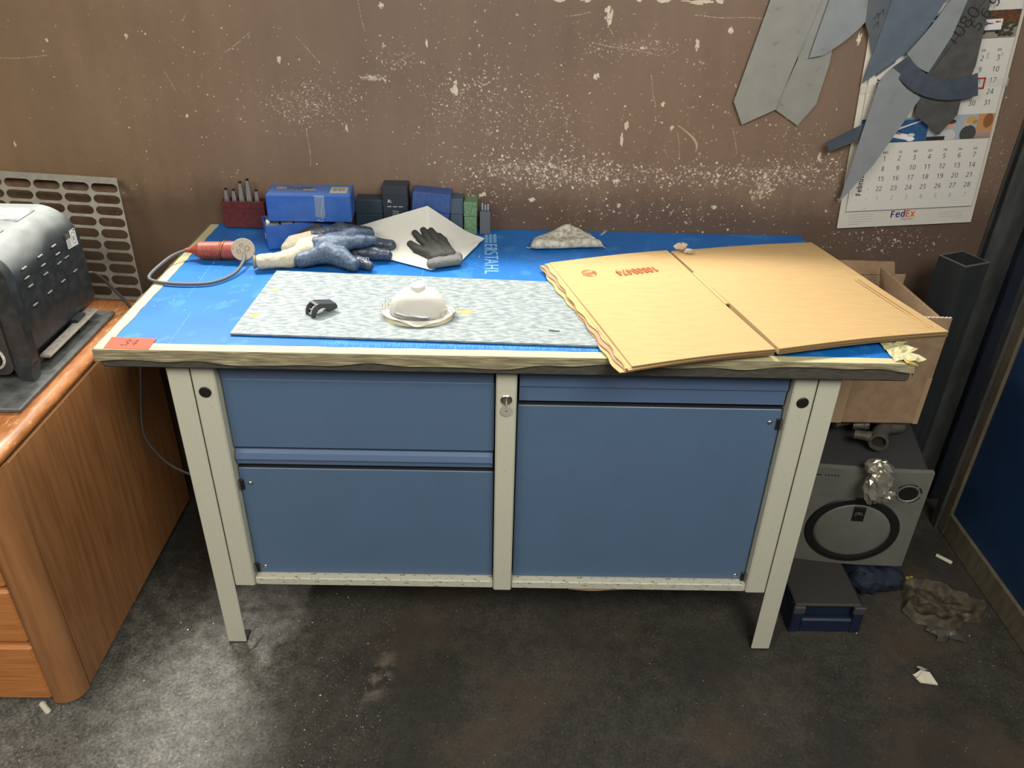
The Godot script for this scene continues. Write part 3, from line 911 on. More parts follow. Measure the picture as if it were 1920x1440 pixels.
# a sheet-metal front: flat panel, finger slot with shade painted in, folded grip above it
func front(t: Node3D, called: String, x0: float, x1: float, y0: float, y1: float, ytop: float, slot: bool) -> void:
	var s := sb()
	bx(s, x0, x1, y0, y1, -0.085, -0.05, 0.0025)
	var d := obj(called, s, M.blue_paint, t)
	s = sb()
	var g0 := y1 + (0.009 if slot else 0.0)
	# folded grip: leaning face, worn lower lip, drop
	var prof := [Vector2(-0.085, ytop), Vector2(-0.056, ytop), Vector2(-0.049, ytop - 0.006), Vector2(-0.0445, g0 + (ytop - g0) * 0.5), Vector2(-0.0445, g0 + (ytop - g0) * 0.44), Vector2(-0.049, g0 + (ytop - g0) * 0.4), Vector2(-0.05, g0 + 0.001), Vector2(-0.053, g0), Vector2(-0.085, g0)]
	extrude(s, prof, Transform3D(Basis(Vector3(0, 0, 1), Vector3(0, 1, 0), Vector3(-1, 0, 0)), Vector3(x1 - 0.002, 0, 0)), x1 - x0 - 0.004)
	obj("grip", s, M.blue_lip, d)
	if slot:
		s = sb()
		bx(s, x0 + 0.001, x1 - 0.001, y1 - 0.004, g0 + 0.004, -0.09, -0.082, 0.001)
		bx(s, x0 + 0.001, x1 - 0.001, y1 - 0.003, y1 + 0.0007, -0.083, -0.0515, 0.0003)  # dark strip over the panel top paints the shade in the slot
		obj("finger_slot_shade", s, M.recess_shade, d)

# ------------------------------------------------------------------ sideboard
func sideboard() -> void:
	var t := thing("sideboard", "oak veneer sideboard with rounded corner and drawers beside the workbench", "sideboard")
	var xr := -0.137
	var s := sb()
	bx(s, -1.2, xr, 0.045, 0.637, -0.505, 0.125, 0.001)
	obj("body", s, M.oak, t)
	s = sb()
	bx(s, -1.18, xr - 0.03, 0.0, 0.046, -0.49, 0.1, 0.002)
	obj("plinth", s, M.black_rubber, t)
	# top board with half round edge
	var prof := []
	prof.append(Vector2(-1.2, 0.64)); prof.append(Vector2(xr - 0.004, 0.64))
	for k in 9:
		var a := -PI / 2 * 0.6 + k * (PI / 2 * 1.6) / 8.0
		prof.append(Vector2(xr - 0.02 + 0.022 * cos(a), 0.652 + 0.0145 * sin(a)))
	prof.append(Vector2(-1.2, 0.6665))
	s = sb()
	extrude(s, prof, Transform3D(Basis(), Vector3(0, 0, -0.505)), 0.68, true)
	obj("top_board", s, M.oak_edge, t)
	# rounded corner post
	prof = [Vector2(-0.192, -0.1245)]
	prof.append(Vector2(xr - 0.0005, -0.1245))
	for k in 9:
		var a := k * PI / 2 / 8.0
		prof.append(Vector2(xr - 0.04 + 0.04 * cos(a), -0.13 - 0.04 * sin(a)))
	prof.append(Vector2(-0.192, -0.17))
	s = sb()
	extrude(s, prof, Transform3D(Basis(Vector3.RIGHT, Vector3.FORWARD, Vector3.UP), Vector3(0, 0.04, 0)), 0.599, true)
	obj("corner_post", s, M.oak, t)
	for d in [[0.048, 0.207], [0.22, 0.362], [0.371, 0.516], [0.525, 0.632]]:
		s = sb()
		bx(s, -0.66, -0.196, d[0], d[1], 0.125, 0.168, 0.006)
		obj("drawer", s, M.oak_flat, t)
		s = sb()
		bx(s, -1.15, -0.666, d[0], d[1], 0.125, 0.168, 0.006)
		obj("drawer", s, M.oak_flat, t)

# ------------------------------------------------------------------ oven
func oven() -> void:
	var s := sb()
	bx(s, -0.72, -0.163, 0.667, 0.678, -0.412, 0.012, 0.003)
	tag(obj("grey_slab", s, M.slab_grey), "flat dark grey slab lying under the black oven on the sideboard", "slab")
	var t := thing("toaster_oven", "black mini oven with rounded top of dust and painted sheen standing on the sideboard", "oven")
	var shell := func(x1: float, y1: float, r: float, y0: float) -> Array:
		var p := [Vector2(-0.62, y0), Vector2(x1 - 0.008, y0), Vector2(x1, y0 + 0.02)]
		for k in 11:
			var a := k * PI / 2 / 10.0
			p.append(Vector2(x1 - r + r * cos(a), y1 - r + r * sin(a)))
		p.append(Vector2(-0.62, y1))
		return p
	extrude_shell(s, t, shell)
	# raised rectangles pressed into the top
	for z in [[-0.372, -0.296], [-0.25, -0.175]]:
		s = sb()
		cbox(s, Transform3D(Basis(), Vector3(-0.42, 0.932, (z[0] + z[1]) / 2)), Vector3(0.33, 0.008, z[1] - z[0]), 0.004)
		obj("pressed_panel", s, M.oven_dusty, t)
	# louvres on the side
	for r in [[0.88, -0.299, -0.243, -0.181], [0.86, -0.305, -0.244, -0.18], [0.841, -0.334, -0.301, -0.244, -0.184], [0.802, -0.352, -0.297, -0.24, -0.181]]:
		for k in range(1, r.size()):
			s = sb()
			cbox(s, Transform3D(Basis(Vector3(0, 0, 1), -0.5), Vector3(-0.1955, r[0], r[k])), Vector3(0.004, 0.0024, 0.0175), 0.0008)
			obj("vent_louver", s, M.louver, t)
	s = sb()
	bx(s, -0.2, -0.176, 0.697, 0.705, -0.368, -0.146, 0.003)
	obj("side_ledge", s, M.ledge, t)
	for f in [[-0.193, -0.1], [-0.198, -0.31], [-0.59, -0.1], [-0.59, -0.31]]:
		s = sb()
		for k in 1:
			var q := Vector3(f[0], 0.678, f[1])
			var top := [Vector3(-0.022, 0.034, -0.02), Vector3(0.012, 0.034, -0.02), Vector3(0.012, 0.034, 0.018), Vector3(-0.022, 0.034, 0.018)]
			var bot := [Vector3(-0.016, 0, -0.013), Vector3(0.008, 0, -0.013), Vector3(0.008, 0, 0.013), Vector3(-0.016, 0, 0.013)]
			for i in 4:
				var i2 := (i + 1) % 4
				quad_out(s, q + top[i], q + top[i2], q + bot[i2], q + bot[i], q + Vector3(-0.005, 0.015, 0))
			quad_out(s, q + bot[0], q + bot[1], q + bot[2], q + bot[3], q + Vector3(0, 0.01, 0))
			quad_out(s, q + top[0], q + top[1], q + top[2], q + top[3], q + Vector3(0, 0.01, 0))
		obj("foot", s, M.oven, t)
	# control plate, dial
	s = sb()
	var p := []
	for k in 24:
		var a := TAU * k / 24
		p.append(Vector2(-0.25 + signf(cos(a)) * 0.015 + 0.024 * cos(a), 0.805 + signf(sin(a)) * 0.085 + 0.024 * sin(a)))
	extrude(s, p, Transform3D(Basis(), Vector3(0, 0, -0.084)), 0.004, true)
	obj("control_plate", s, mat(c8(66, 66, 64), 0.5, 0.3), t)
	for y in [0.734, 0.81]:
		s = sb()
		var kt := Transform3D(Basis(Vector3.RIGHT, PI / 2), Vector3(-0.247, y, -0.08))
		lathe(s, kt, [Vector2(0.021, 0), Vector2(0.0255, 0), Vector2(0.0255, 0.002), Vector2(0.021, 0.003), Vector2(0.021, 0)], 30)
		var ring := obj("dial_ring", s, mat(c8(206, 204, 196), 0.4), t)
		s = sb()
		for k in 9:
			var a := -0.6 + k * 0.5
			cbox(s, Transform3D(Basis(Vector3(0, 0, 1), a), Vector3(-0.247 + 0.0233 * cos(a), y + 0.0233 * sin(a), -0.0772)), Vector3(0.002, 0.0016, 0.0008), 0.0002)
		obj("tick_mark", s, mat(c8(160, 96, 50), 0.6), ring)
		s = sb()
		lathe(s, kt, [Vector2(0.02, 0), Vector2(0.018, 0.016), Vector2(0.016, 0.018), Vector2(0, 0.018)], 26)
		obj("dial", s, M.black, t)
	# sticker on the side: dark and light halves
	var im := Image.create(96, 96, false, Image.FORMAT_RGB8)
	im.fill(c8(196, 196, 194))
	im.fill_rect(Rect2i(0, 0, 42, 40), c8(40, 40, 40))
	for k in 5: im.fill_rect(Rect2i(6, 6 + k * 7, 28, 2), c8(170, 170, 170))
	for k in 6: im.fill_rect(Rect2i(4, 46 + k * 8, 30, 3), c8(90, 90, 90))
	disc(im, 70, 50, 22, 34, c8(120, 120, 120)); disc(im, 70, 50, 18, 29, c8(205, 205, 203)); disc(im, 68, 52, 8, 16, c8(140, 140, 138))
	im.fill_rect(Rect2i(78, 4, 14, 8), c8(60, 60, 60))
	s = sb()
	quad_uv(s, Vector3(-0.1945, 0.853, -0.347), Vector3(-0.1945, 0.849, -0.391), Vector3(-0.1945, 0.886, -0.391), Vector3(-0.1945, 0.888, -0.347))
	s.set_uv(Vector2(0.05, 0.9))
	bx(s, -0.1965, -0.1948, 0.853, 0.886, -0.39, -0.348, 0.0002)
	obj("energy_sticker", s, img_mat(im, 0.5), t)
	# cord: out of the back, over the sideboard edge and down behind the bench leg
	s = sb()
	tube(s, smooth_path([Vector3(-0.21, 0.765, -0.395), Vector3(-0.195, 0.768, -0.42), Vector3(-0.165, 0.72, -0.435), Vector3(-0.125, 0.66, -0.42), Vector3(-0.105, 0.56, -0.35), Vector3(-0.098, 0.45, -0.28), Vector3(-0.08, 0.40, -0.26), Vector3(-0.03, 0.345, -0.25), Vector3(0.06, 0.31, -0.25), Vector3(0.16, 0.30, -0.27), Vector3(0.165, 0.2, -0.4), Vector3(0.165, 0.02, -0.5)]), 0.0034, 8)
	obj("power_cord", s, M.cord, t)

func extrude_shell(_s: SurfaceTool, t: Node3D, shell: Callable) -> void:
	var s := sb()
	extrude(s, shell.call(-0.196, 0.932, 0.075, 0.704), Transform3D(Basis(), Vector3(0, 0, -0.405)), 0.3, true)
	obj("housing", s, M.oven, t)
	s = sb()
	extrude(s, shell.call(-0.173, 0.941, 0.05, 0.709), Transform3D(Basis(), Vector3(0, 0, -0.108)), 0.024, true)
	obj("front_bezel", s, M.oven, t)
	# settled dust with a gloss sheen painted in, fading over the curve
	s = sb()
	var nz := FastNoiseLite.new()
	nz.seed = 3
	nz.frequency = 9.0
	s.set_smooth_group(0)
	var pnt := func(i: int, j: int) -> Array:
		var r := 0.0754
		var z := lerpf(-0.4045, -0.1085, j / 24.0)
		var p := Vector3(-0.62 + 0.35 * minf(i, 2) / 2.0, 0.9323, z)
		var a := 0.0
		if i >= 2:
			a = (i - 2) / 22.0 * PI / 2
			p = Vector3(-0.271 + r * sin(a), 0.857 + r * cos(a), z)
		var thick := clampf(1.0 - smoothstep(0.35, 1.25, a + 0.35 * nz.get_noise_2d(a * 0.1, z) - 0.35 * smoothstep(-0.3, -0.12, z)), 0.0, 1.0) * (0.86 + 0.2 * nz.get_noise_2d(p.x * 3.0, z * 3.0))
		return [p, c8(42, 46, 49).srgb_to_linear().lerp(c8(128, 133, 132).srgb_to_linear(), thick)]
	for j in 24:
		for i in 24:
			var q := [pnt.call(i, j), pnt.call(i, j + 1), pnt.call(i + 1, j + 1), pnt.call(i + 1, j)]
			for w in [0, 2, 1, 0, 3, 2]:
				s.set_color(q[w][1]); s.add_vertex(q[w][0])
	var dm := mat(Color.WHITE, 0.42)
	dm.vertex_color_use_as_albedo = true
	obj("dust_and_painted_sheen", s, dm, t)

# ------------------------------------------------------------------ perforated sheet
func perforated_sheet() -> void:
	var tr := Vector3(-0.206, 0.917, -0.653)
	var br := Vector3(-0.128, 0.6675, -0.487)
	var ux := Vector3(-1, 0.038, -0.01).normalized()   # to the left along the top
	var vy := (br - tr) / 0.311
	var nn := vy.cross(ux).normalized()
	if nn.z < 0: nn = -nn
	var s := sb()
	var cw := 0.0695
	var ch := 0.0292
	var u0 := 0.0
	var v0 := 0.013
	var P := func(u: float, v: float, d: float) -> Vector3:
		return tr + ux * u + vy * v - nn * d
	var th := 0.002
	var seg := 6
	for r in 10:
		for c in 7:
			var cu := 0.0345 + c * cw
			var cv := v0 + ch * (r + 0.5)
			var hole := []
			var box := []
			var w := 0.0193
			var h := 0.0111
			for k in 4 * seg:
				var a := TAU * (k + 0.5) / (4 * seg)
				hole.append(Vector2(cu + signf(cos(a)) * w + h * 1.15 * cos(a), cv + h * sin(a)))
				var m := maxf(absf(cos(a)), absf(sin(a)))
				box.append(Vector2(cu + cos(a) / m * cw / 2, cv + sin(a) / m * ch / 2))
			for k in 4 * seg:
				var k2 := (k + 1) % (4 * seg)
				# snap the corner of the cell
				var b0: Vector2 = box[k]
				var b1: Vector2 = box[k2]
				for d in [0.0, th]:
					var q := [P.call(hole[k].x, hole[k].y, d), P.call(b0.x, b0.y, d), P.call(b1.x, b1.y, d), P.call(hole[k2].x, hole[k2].y, d)]
					var away: Vector3 = q[0] + nn * (-1.0 if d == 0.0 else 1.0)
					quad_out(s, q[0], q[1], q[2], q[3], away)
					if absf(b0.x - b1.x) > 0.0001 and absf(b0.y - b1.y) > 0.0001:
						var corner := Vector2(cu + signf(b0.x + b1.x - 2 * cu) * cw / 2, cv + signf(b0.y + b1.y - 2 * cv) * ch / 2)
						tri_out(s, q[1], P.call(corner.x, corner.y, d), q[2], away)
				quad_out(s, P.call(hole[k].x, hole[k].y, 0), P.call(hole[k2].x, hole[k2].y, 0), P.call(hole[k2].x, hole[k2].y, th), P.call(hole[k].x, hole[k].y, th), P.call(2 * hole[k].x - cu, 2 * hole[k].y - cv, th / 2))
	# plain margins
	for m in [[-0.0003, 7 * cw, 0.0, v0], [-0.0003, 7 * cw, v0 + 10 * ch, 0.311]]:
		for d in [0.0, th]:
			var a: Vector3 = P.call(m[0], m[2], d)
			quad_out(s, a, P.call(m[1], m[2], d), P.call(m[1], m[3], d), P.call(m[0], m[3], d), a + nn * (-1.0 if d == 0.0 else 1.0))
	var mid: Vector3 = P.call(0.24, 0.15, th / 2)
	quad_out(s, P.call(0, 0, 0), P.call(7 * cw, 0, 0), P.call(7 * cw, 0, th), P.call(0, 0, th), mid)
	quad_out(s, P.call(0, 0, 0), P.call(0, 0.311, 0), P.call(0, 0.311, th), P.call(0, 0, th), mid)
	tag(obj("perforated_sheet", s, M.sheet_metal), "grey steel sheet with rows of long oval holes leaning on the wall behind the oven", "metal sheet")

# ------------------------------------------------------------------ right corner
func right_corner() -> void:
	# blue partition with its frame
	var w := Node3D.new()
	w.name = "wall_right"
	w.set_meta("kind", "structure")
	add_child(w)
	var s := sb(); bx(s, 2.0, 2.04, 0.0, 2.2, -0.492, -0.448, 0.003)
	obj("frame_post", s, M.post_grey, w)
	s = sb(); bx(s, 1.99, 2.0, 0.0, 2.2, -0.505, -0.478, 0.002)
	obj("frame_post", s, M.dark_steel, w)
	s = sb(); bx(s, 2.0, 2.04, 0.0, 0.078, -0.448, 2.0, 0.003)
	obj("frame_rail", s, M.post_grey, w)
	s = sb(); bx(s, 2.0, 2.04, 2.16, 2.2, -0.448, 2.0, 0.003)
	obj("frame_rail", s, M.post_grey, w)
	s = sb(); bx(s, 2.008, 2.032, 0.076, 2.17, -0.45, 2.0, 0.002)
	obj("infill_panel", s, M.panel_blue, w)
	# column at the wall
	s = sb()
	bx(s, 1.965, 2.035, 0.0, 2.05, -0.64, -0.632, 0.001)
	bx(s, 1.965, 2.035, 0.0, 2.05, -0.668, -0.662, 0.001)
	bx(s, 1.996, 2.004, 0.0, 2.05, -0.664, -0.636, 0.001)
	struct("trim_1", s, M.dark_steel)
	s = sb(); bx(s, 2.036, 2.2, 0.0, 2.05, -0.669, -0.61, 0.003)
	struct("added_shade_trim_2", s, M.navy)  # added dark post, stands in for the shaded gap beside the column
	# square steel tube, open at the top
	var bas := Basis(Vector3.UP, 0.40)
	var t := thing("square_tube", "dark square steel tube standing upright by the wall, open at the top", "steel tube", Vector3(1.853, 0.0, -0.535), Vector3(0.0, 0.40, 0.0))
	s = sb()
	var o := 0.039
	var i := 0.0355
	for k in 4:
		var r := Basis(Vector3.UP, PI / 2 * k)
		quad_out(s, r * Vector3(o, 0, -o), r * Vector3(o, 0.8, -o), r * Vector3(o, 0.8, o), r * Vector3(o, 0, o), Vector3(0, 0.4, 0))
		quad_out(s, r * Vector3(i, 0, -i), r * Vector3(i, 0.8, -i), r * Vector3(i, 0.8, i), r * Vector3(i, 0, i), r * Vector3(0.2, 0.4, 0))
		quad_out(s, r * Vector3(o, 0.8, -o), r * Vector3(i, 0.8, -i), r * Vector3(i, 0.8, i), r * Vector3(o, 0.8, o), Vector3(0, 0, 0))
		quad_out(s, r * Vector3(o, 0, -o), r * Vector3(i, 0, -i), r * Vector3(i, 0, i), r * Vector3(o, 0, o), Vector3(0, 1, 0))
	obj("tube_wall", s, M.tube_steel, t)
	s = sb()
	for k in 4:
		var rr := Basis(Vector3.UP, PI / 2 * k)
		quad_out(s, rr * Vector3(o + 0.0004, 0.7985, -o), rr * Vector3(o + 0.0004, 0.8004, -o), rr * Vector3(o + 0.0004, 0.8004, o), rr * Vector3(o + 0.0004, 0.7985, o), Vector3(0, 0.7995, 0))
		quad_out(s, rr * Vector3(o, 0.8004, -o), rr * Vector3(i, 0.8004, -i), rr * Vector3(i, 0.8004, i), rr * Vector3(o, 0.8004, o), Vector3(0, 0, 0))
	obj("cut_rim", s, mat(c8(128, 126, 116), 0.4, 0.4), t)
	# open carton
	t = thing("cardboard_box", "open brown cardboard box standing on pipe pieces beyond the bench end", "box")
	var c0 := Vector3(1.515, 0.474, -0.545)
	var c1 := Vector3(1.727, 0.753, -0.3)
	s = sb(); bx(s, c0.x, c1.x, c0.y, c1.y, c1.z - 0.004, c1.z, 0.001); obj("front_wall", s, M.card_dull, t)
	s = sb(); bx(s, c0.x, c1.x, c0.y, c1.y, c0.z, c0.z + 0.004, 0.001); obj("rear_wall", s, M.card_dull, t)
	s = sb(); bx(s, c0.x, c0.x + 0.004, c0.y, c1.y, c0.z + 0.004, c1.z - 0.004, 0.001); obj("side_wall", s, M.card_dull, t)
	s = sb(); bx(s, c0.x, c1.x, c0.y, c0.y + 0.004, c0.z, c1.z, 0.001); obj("bottom", s, M.card_dull, t)
	s = sb(); extrude(s, [Vector2(1.517, 0.75), Vector2(1.70, 0.75), Vector2(1.69, 0.785), Vector2(1.517, 0.787)], Transform3D(Basis(), Vector3(0, 0, c0.z)), 0.004); obj("flap", s, M.card_dull, t)
	s = sb()
	# right side leans inwards
	var f0 := [Vector3(1.726, 0.475, -0.304), Vector3(1.726, 0.475, -0.541), Vector3(1.645, 0.787, -0.505), Vector3(1.703, 0.753, -0.306)]
	quad_out(s, f0[0], f0[1], f0[2], f0[3], Vector3(1.5, 0.5, -0.4))
	for k in 4: f0[k] = f0[k] + Vector3(-0.005, -0.001, 0)
	quad_out(s, f0[0], f0[1], f0[2], f0[3], Vector3(1.95, 1.0, -0.4))
	for k in 4:
		var k2 := (k + 1) % 4
		quad_out(s, f0[k], f0[k2], f0[k2] + Vector3(0.005, 0.001, 0), f0[k] + Vector3(0.005, 0.001, 0), Vector3(1.70, 0.62, -0.42))
	obj("side_wall", s, M.card_dull, t)
	s = sb()
	for k in 30:
		var q0: Vector3 = f0[3].lerp(f0[2], (k + 0.5) / 30.0) + Vector3(0.0025, 0.0008, 0)
		cbox(s, Transform3D(Basis(Vector3.UP, 0.5 if k % 2 else -0.5), q0), Vector3(0.0016, 0.0014, 0.006), 0.0002)
	obj("corrugated_edge", s, M.card_edge, t)
	s = sb()
	for k in 14:
		cbox(s, Transform3D(Basis(Vector3(0, 0, 1), 0.5 if k % 2 else -0.5), Vector3(1.66 + k * 0.0048, 0.7535, -0.302)), Vector3(0.004, 0.0022, 0.004), 0.0004)
	obj("torn_edge", s, mat(c8(190, 182, 160), 0.9), t)
	s = sb(); extrude(s, [Vector2(1.515, 0.475), Vector2(1.545, 0.475), Vector2(1.545, 0.62), Vector2(1.515, 0.62)], Transform3D(Basis(), Vector3(0, 0, c1.z)), 0.0006); obj("parcel_tape", s, mat(c8(168, 142, 112), 0.5), t)
	s = sb(); extrude(s, [Vector2(1.715, 0.475), Vector2(1.727, 0.475), Vector2(1.727, 0.60), Vector2(1.715, 0.60)], Transform3D(Basis(), Vector3(0, 0, c1.z)), 0.0006); obj("parcel_tape", s, mat(c8(168, 142, 112), 0.5), t)
	# loudspeaker, leaning forward and a little askew on the crate
	t = thing("loudspeaker", "silver loudspeaker with a large black ring leaning on the crate behind the bench leg", "loudspeaker", Vector3(1.7491, 0.1115, -0.2036), Vector3(0.0993, -0.1491, 0.0511))
	# in its own axes: x from -0.284 to 0, y 0 to 0.313, front at z = 0
	s = sb()
	var fr := []
	for k in 9: fr.append(Vector2(-0.284 + 0.284 * k / 8.0, -0.008 * sin(PI * k / 8.0)))
	for k in 9: fr.append(Vector2(0.0 - 0.284 * k / 8.0, 0.313 - 0.006 * sin(PI * k / 8.0)))
	extrude(s, fr, Transform3D(Basis(), Vector3(0, 0, -0.012)), 0.012)
	obj("front_panel", s, M.speaker, t)
	s = sb(); bx(s, -0.28, -0.004, 0.001, 0.306, -0.215, -0.011, 0.006)
	obj("cabinet", s, M.speaker_side, t)
	var rt := Transform3D(Basis(Vector3.RIGHT, PI / 2), Vector3(-0.142, 0.112, 0.0))
	s = sb(); lathe(s, rt, [Vector2(0.0885, -0.001), Vector2(0.0885, 0.002), Vector2(0.094, 0.004), Vector2(0.106, 0.0035), Vector2(0.1108, -0.001)], 64)
	obj("ring", s, M.black, t)
	s = sb(); lathe(s, rt, [Vector2(0.089, -0.001), Vector2(0.089, 0.0015), Vector2(0.08, 0.003), Vector2(0.0, 0.005)], 64, true)
	obj("driver_cover", s, M.speaker, t)
	s = sb(); bx(s, -0.151, -0.124, 0.15, 0.195, 0.001, 0.0062, 0.0006)
	var bd := obj("badge", s, M.black, t)
	text_obj("badge_lettering", "JBL", 0.009, Transform3D(Basis(), Vector3(-0.1375, 0.176, 0.0064)), font(true), mat(c8(100, 102, 100), 0.5), bd, true)
	var pt := Transform3D(Basis(Vector3.RIGHT, PI / 2), Vector3(-0.042, 0.246, 0.0))
	s = sb(); lathe(s, pt, [Vector2(0.0, 0.0003), Vector2(0.021, 0.0005), Vector2(0.0225, 0.0025), Vector2(0.0255, 0.003), Vector2(0.027, -0.001)], 40)
	obj("port_rim", s, M.speaker, t)
	s = sb(); lathe(s, pt, [Vector2(0.0212, 0.0012), Vector2(0.018, 0.0008), Vector2(0.0, 0.0006)], 40)
	obj("port_opening", s, M.black, t)
	for q in [[0.2, 0.75], [1.0, 2.6], [-1.3, -0.3]]:
		s = sb()
		var pts := []
		for k in 9:
			var a := lerpf(q[0], q[1], k / 8.0)
			pts.append(Vector3(-0.042 + 0.0285 * cos(a), 0.246 + 0.0285 * sin(a), 0.0008))
		tube(s, pts, 0.0016, 6)
		obj("port_mark", s, M.black, t)
	s = sb()
	for k in 9:
		if k == 3: continue
		bx(s, -0.262 + k * 0.0068, -0.258 + k * 0.0068 + (0.002 if k < 3 else 0.0), 0.285, 0.2885, -0.0005, 0.0004, 0.0001)
	obj("small_print", s, M.ink, t).set_meta("kind", "stuff")
	# crate under it
	t = thing("storage_crate", "low dark blue plastic crate with a flat brown lid under the loudspeaker", "crate")
	s = sb(); bx(s, 1.452, 1.612, 0.084, 0.094, -0.30, -0.088, 0.003); obj("lid", s, M.crate_lid, t)
	s = sb(); bx(s, 1.45, 1.622, 0.0, 0.086, -0.33, -0.102, 0.006); obj("body", s, M.crate, t)
	s = sb()
	bx(s, 1.45, 1.475, 0.004, 0.084, -0.102, -0.082, 0.004)
	obj("corner_post", s, M.crate, t)
	s = sb(); bx(s, 1.598, 1.622, 0.004, 0.084, -0.102, -0.082, 0.004)
	obj("corner_post", s, M.crate, t)
	s = sb(); bx(s, 1.474, 1.6, 0.002, 0.045, -0.102, -0.086, 0.004); obj("front_lip", s, M.crate, t)
	for x in [1.462, 1.607]:
		s = sb(); bx(s, x - 0.014, x + 0.014, 0.068, 0.09, -0.09, -0.08, 0.002); obj("latch", s, mat(c8(58, 60, 62), 0.6), t)
	# dark blue cloth bundle that props the speaker's other end
	s = sb()
	blob(s, [[Vector3(1.68, 0.05, -0.3), Vector3(1.74, 0.045, -0.36), 0.05, 0.045], [Vector3(1.76, 0.04, -0.30), Vector3(1.82, 0.03, -0.38), 0.04, 0.03], [Vector3(1.68, 0.03, -0.235), Vector3(1.76, 0.03, -0.245), 0.03, 0.028]], 0.008, 0.02, 1.0, 0.0, 0.012, 22.0, 0.0)
	tag(obj("cloth_bundle", s, M.navy), "dark navy cloth bundle lying on the floor behind the crate", "cloth")
	# pipe pieces on top of the speaker, carrying the carton
	t = thing("pipe_elbow", "rusty pipe elbow with an open end facing front on the loudspeaker", "pipe")
	s = sb()
	tube(s, smooth_path([Vector3(1.626, 0.452, -0.265), Vector3(1.64, 0.4525, -0.29), Vector3(1.665, 0.4535, -0.315), Vector3(1.705, 0.4535, -0.325)]), 0.0185, 20)
	obj("bend", s, M.pipe, t)
	s = sb()
	lathe(s, axis_t(Vector3(1.6275, 0.4515, -0.267), Vector3(-0.35, 0.02, 1)), [Vector2(0.0185, -0.006), Vector2(0.022, -0.004), Vector2(0.022, 0.016), Vector2(0.0165, 0.0165), Vector2(0.0155, 0.006), Vector2(0.0, 0.0058)], 28)
	obj("collar", s, M.pipe, t)
	s = sb()
	lathe(s, axis_t(Vector3(1.6275, 0.4515, -0.267), Vector3(-0.35, 0.02, 1)), [Vector2(0.0154, 0.007), Vector2(0.0, 0.0068)], 28)
	obj("bore", s, M.recess_shade, t)
	for q in [[Vector3(1.60, 0.4595, -0.315), 0.1, "grey"], [Vector3(1.592, 0.4565, -0.274), 0.5, "lower"], [Vector3(1.556, 0.4605, -0.325), -0.3, "left"]]:
		t = thing("pipe_fitting", {"grey": "short grey pipe fitting lying left of the pipe elbow, middle one", "lower": "short grey pipe fitting touching the pipe elbow's open end", "left": "short grey pipe fitting nearest the bench leg under the cardboard box"}[q[2]], "pipe fitting", Vector3.ZERO, Vector3.ZERO, "pipe fittings on the loudspeaker")
		s = sb()
		lathe(s, axis_t(q[0], Vector3(1, 0.1, q[1])), [Vector2(0, -0.018), Vector2(0.011, -0.018), Vector2(0.011, 0.018), Vector2(0, 0.018)], 14)
		obj("barrel", s, M.pipe, t)
		s = sb()
		lathe(s, axis_t(q[0], Vector3(1, 0.1, q[1])), [Vector2(0.011, 0.008), Vector2(0.0135, 0.008), Vector2(0.0135, 0.019), Vector2(0.011, 0.019)], 6)
		obj("nut", s, M.pipe, t)
	s = sb()
	crumple(s, Vector3(1.598, 0.394, -0.162), Vector3(0.031, 0.047, 0.022), 5, 0.3, 18, 12)
	crumple(s, Vector3(1.626, 0.372, -0.157), Vector3(0.018, 0.013, 0.013), 8, 0.35, 12, 8)
	crumple(s, Vector3(1.601, 0.432, -0.18), Vector3(0.032, 0.02, 0.026), 11, 0.25, 14, 9)
	tag(obj("foil_wad", s, M.foil), "crumpled silver foil wad hanging over the loudspeaker's top edge", "foil")

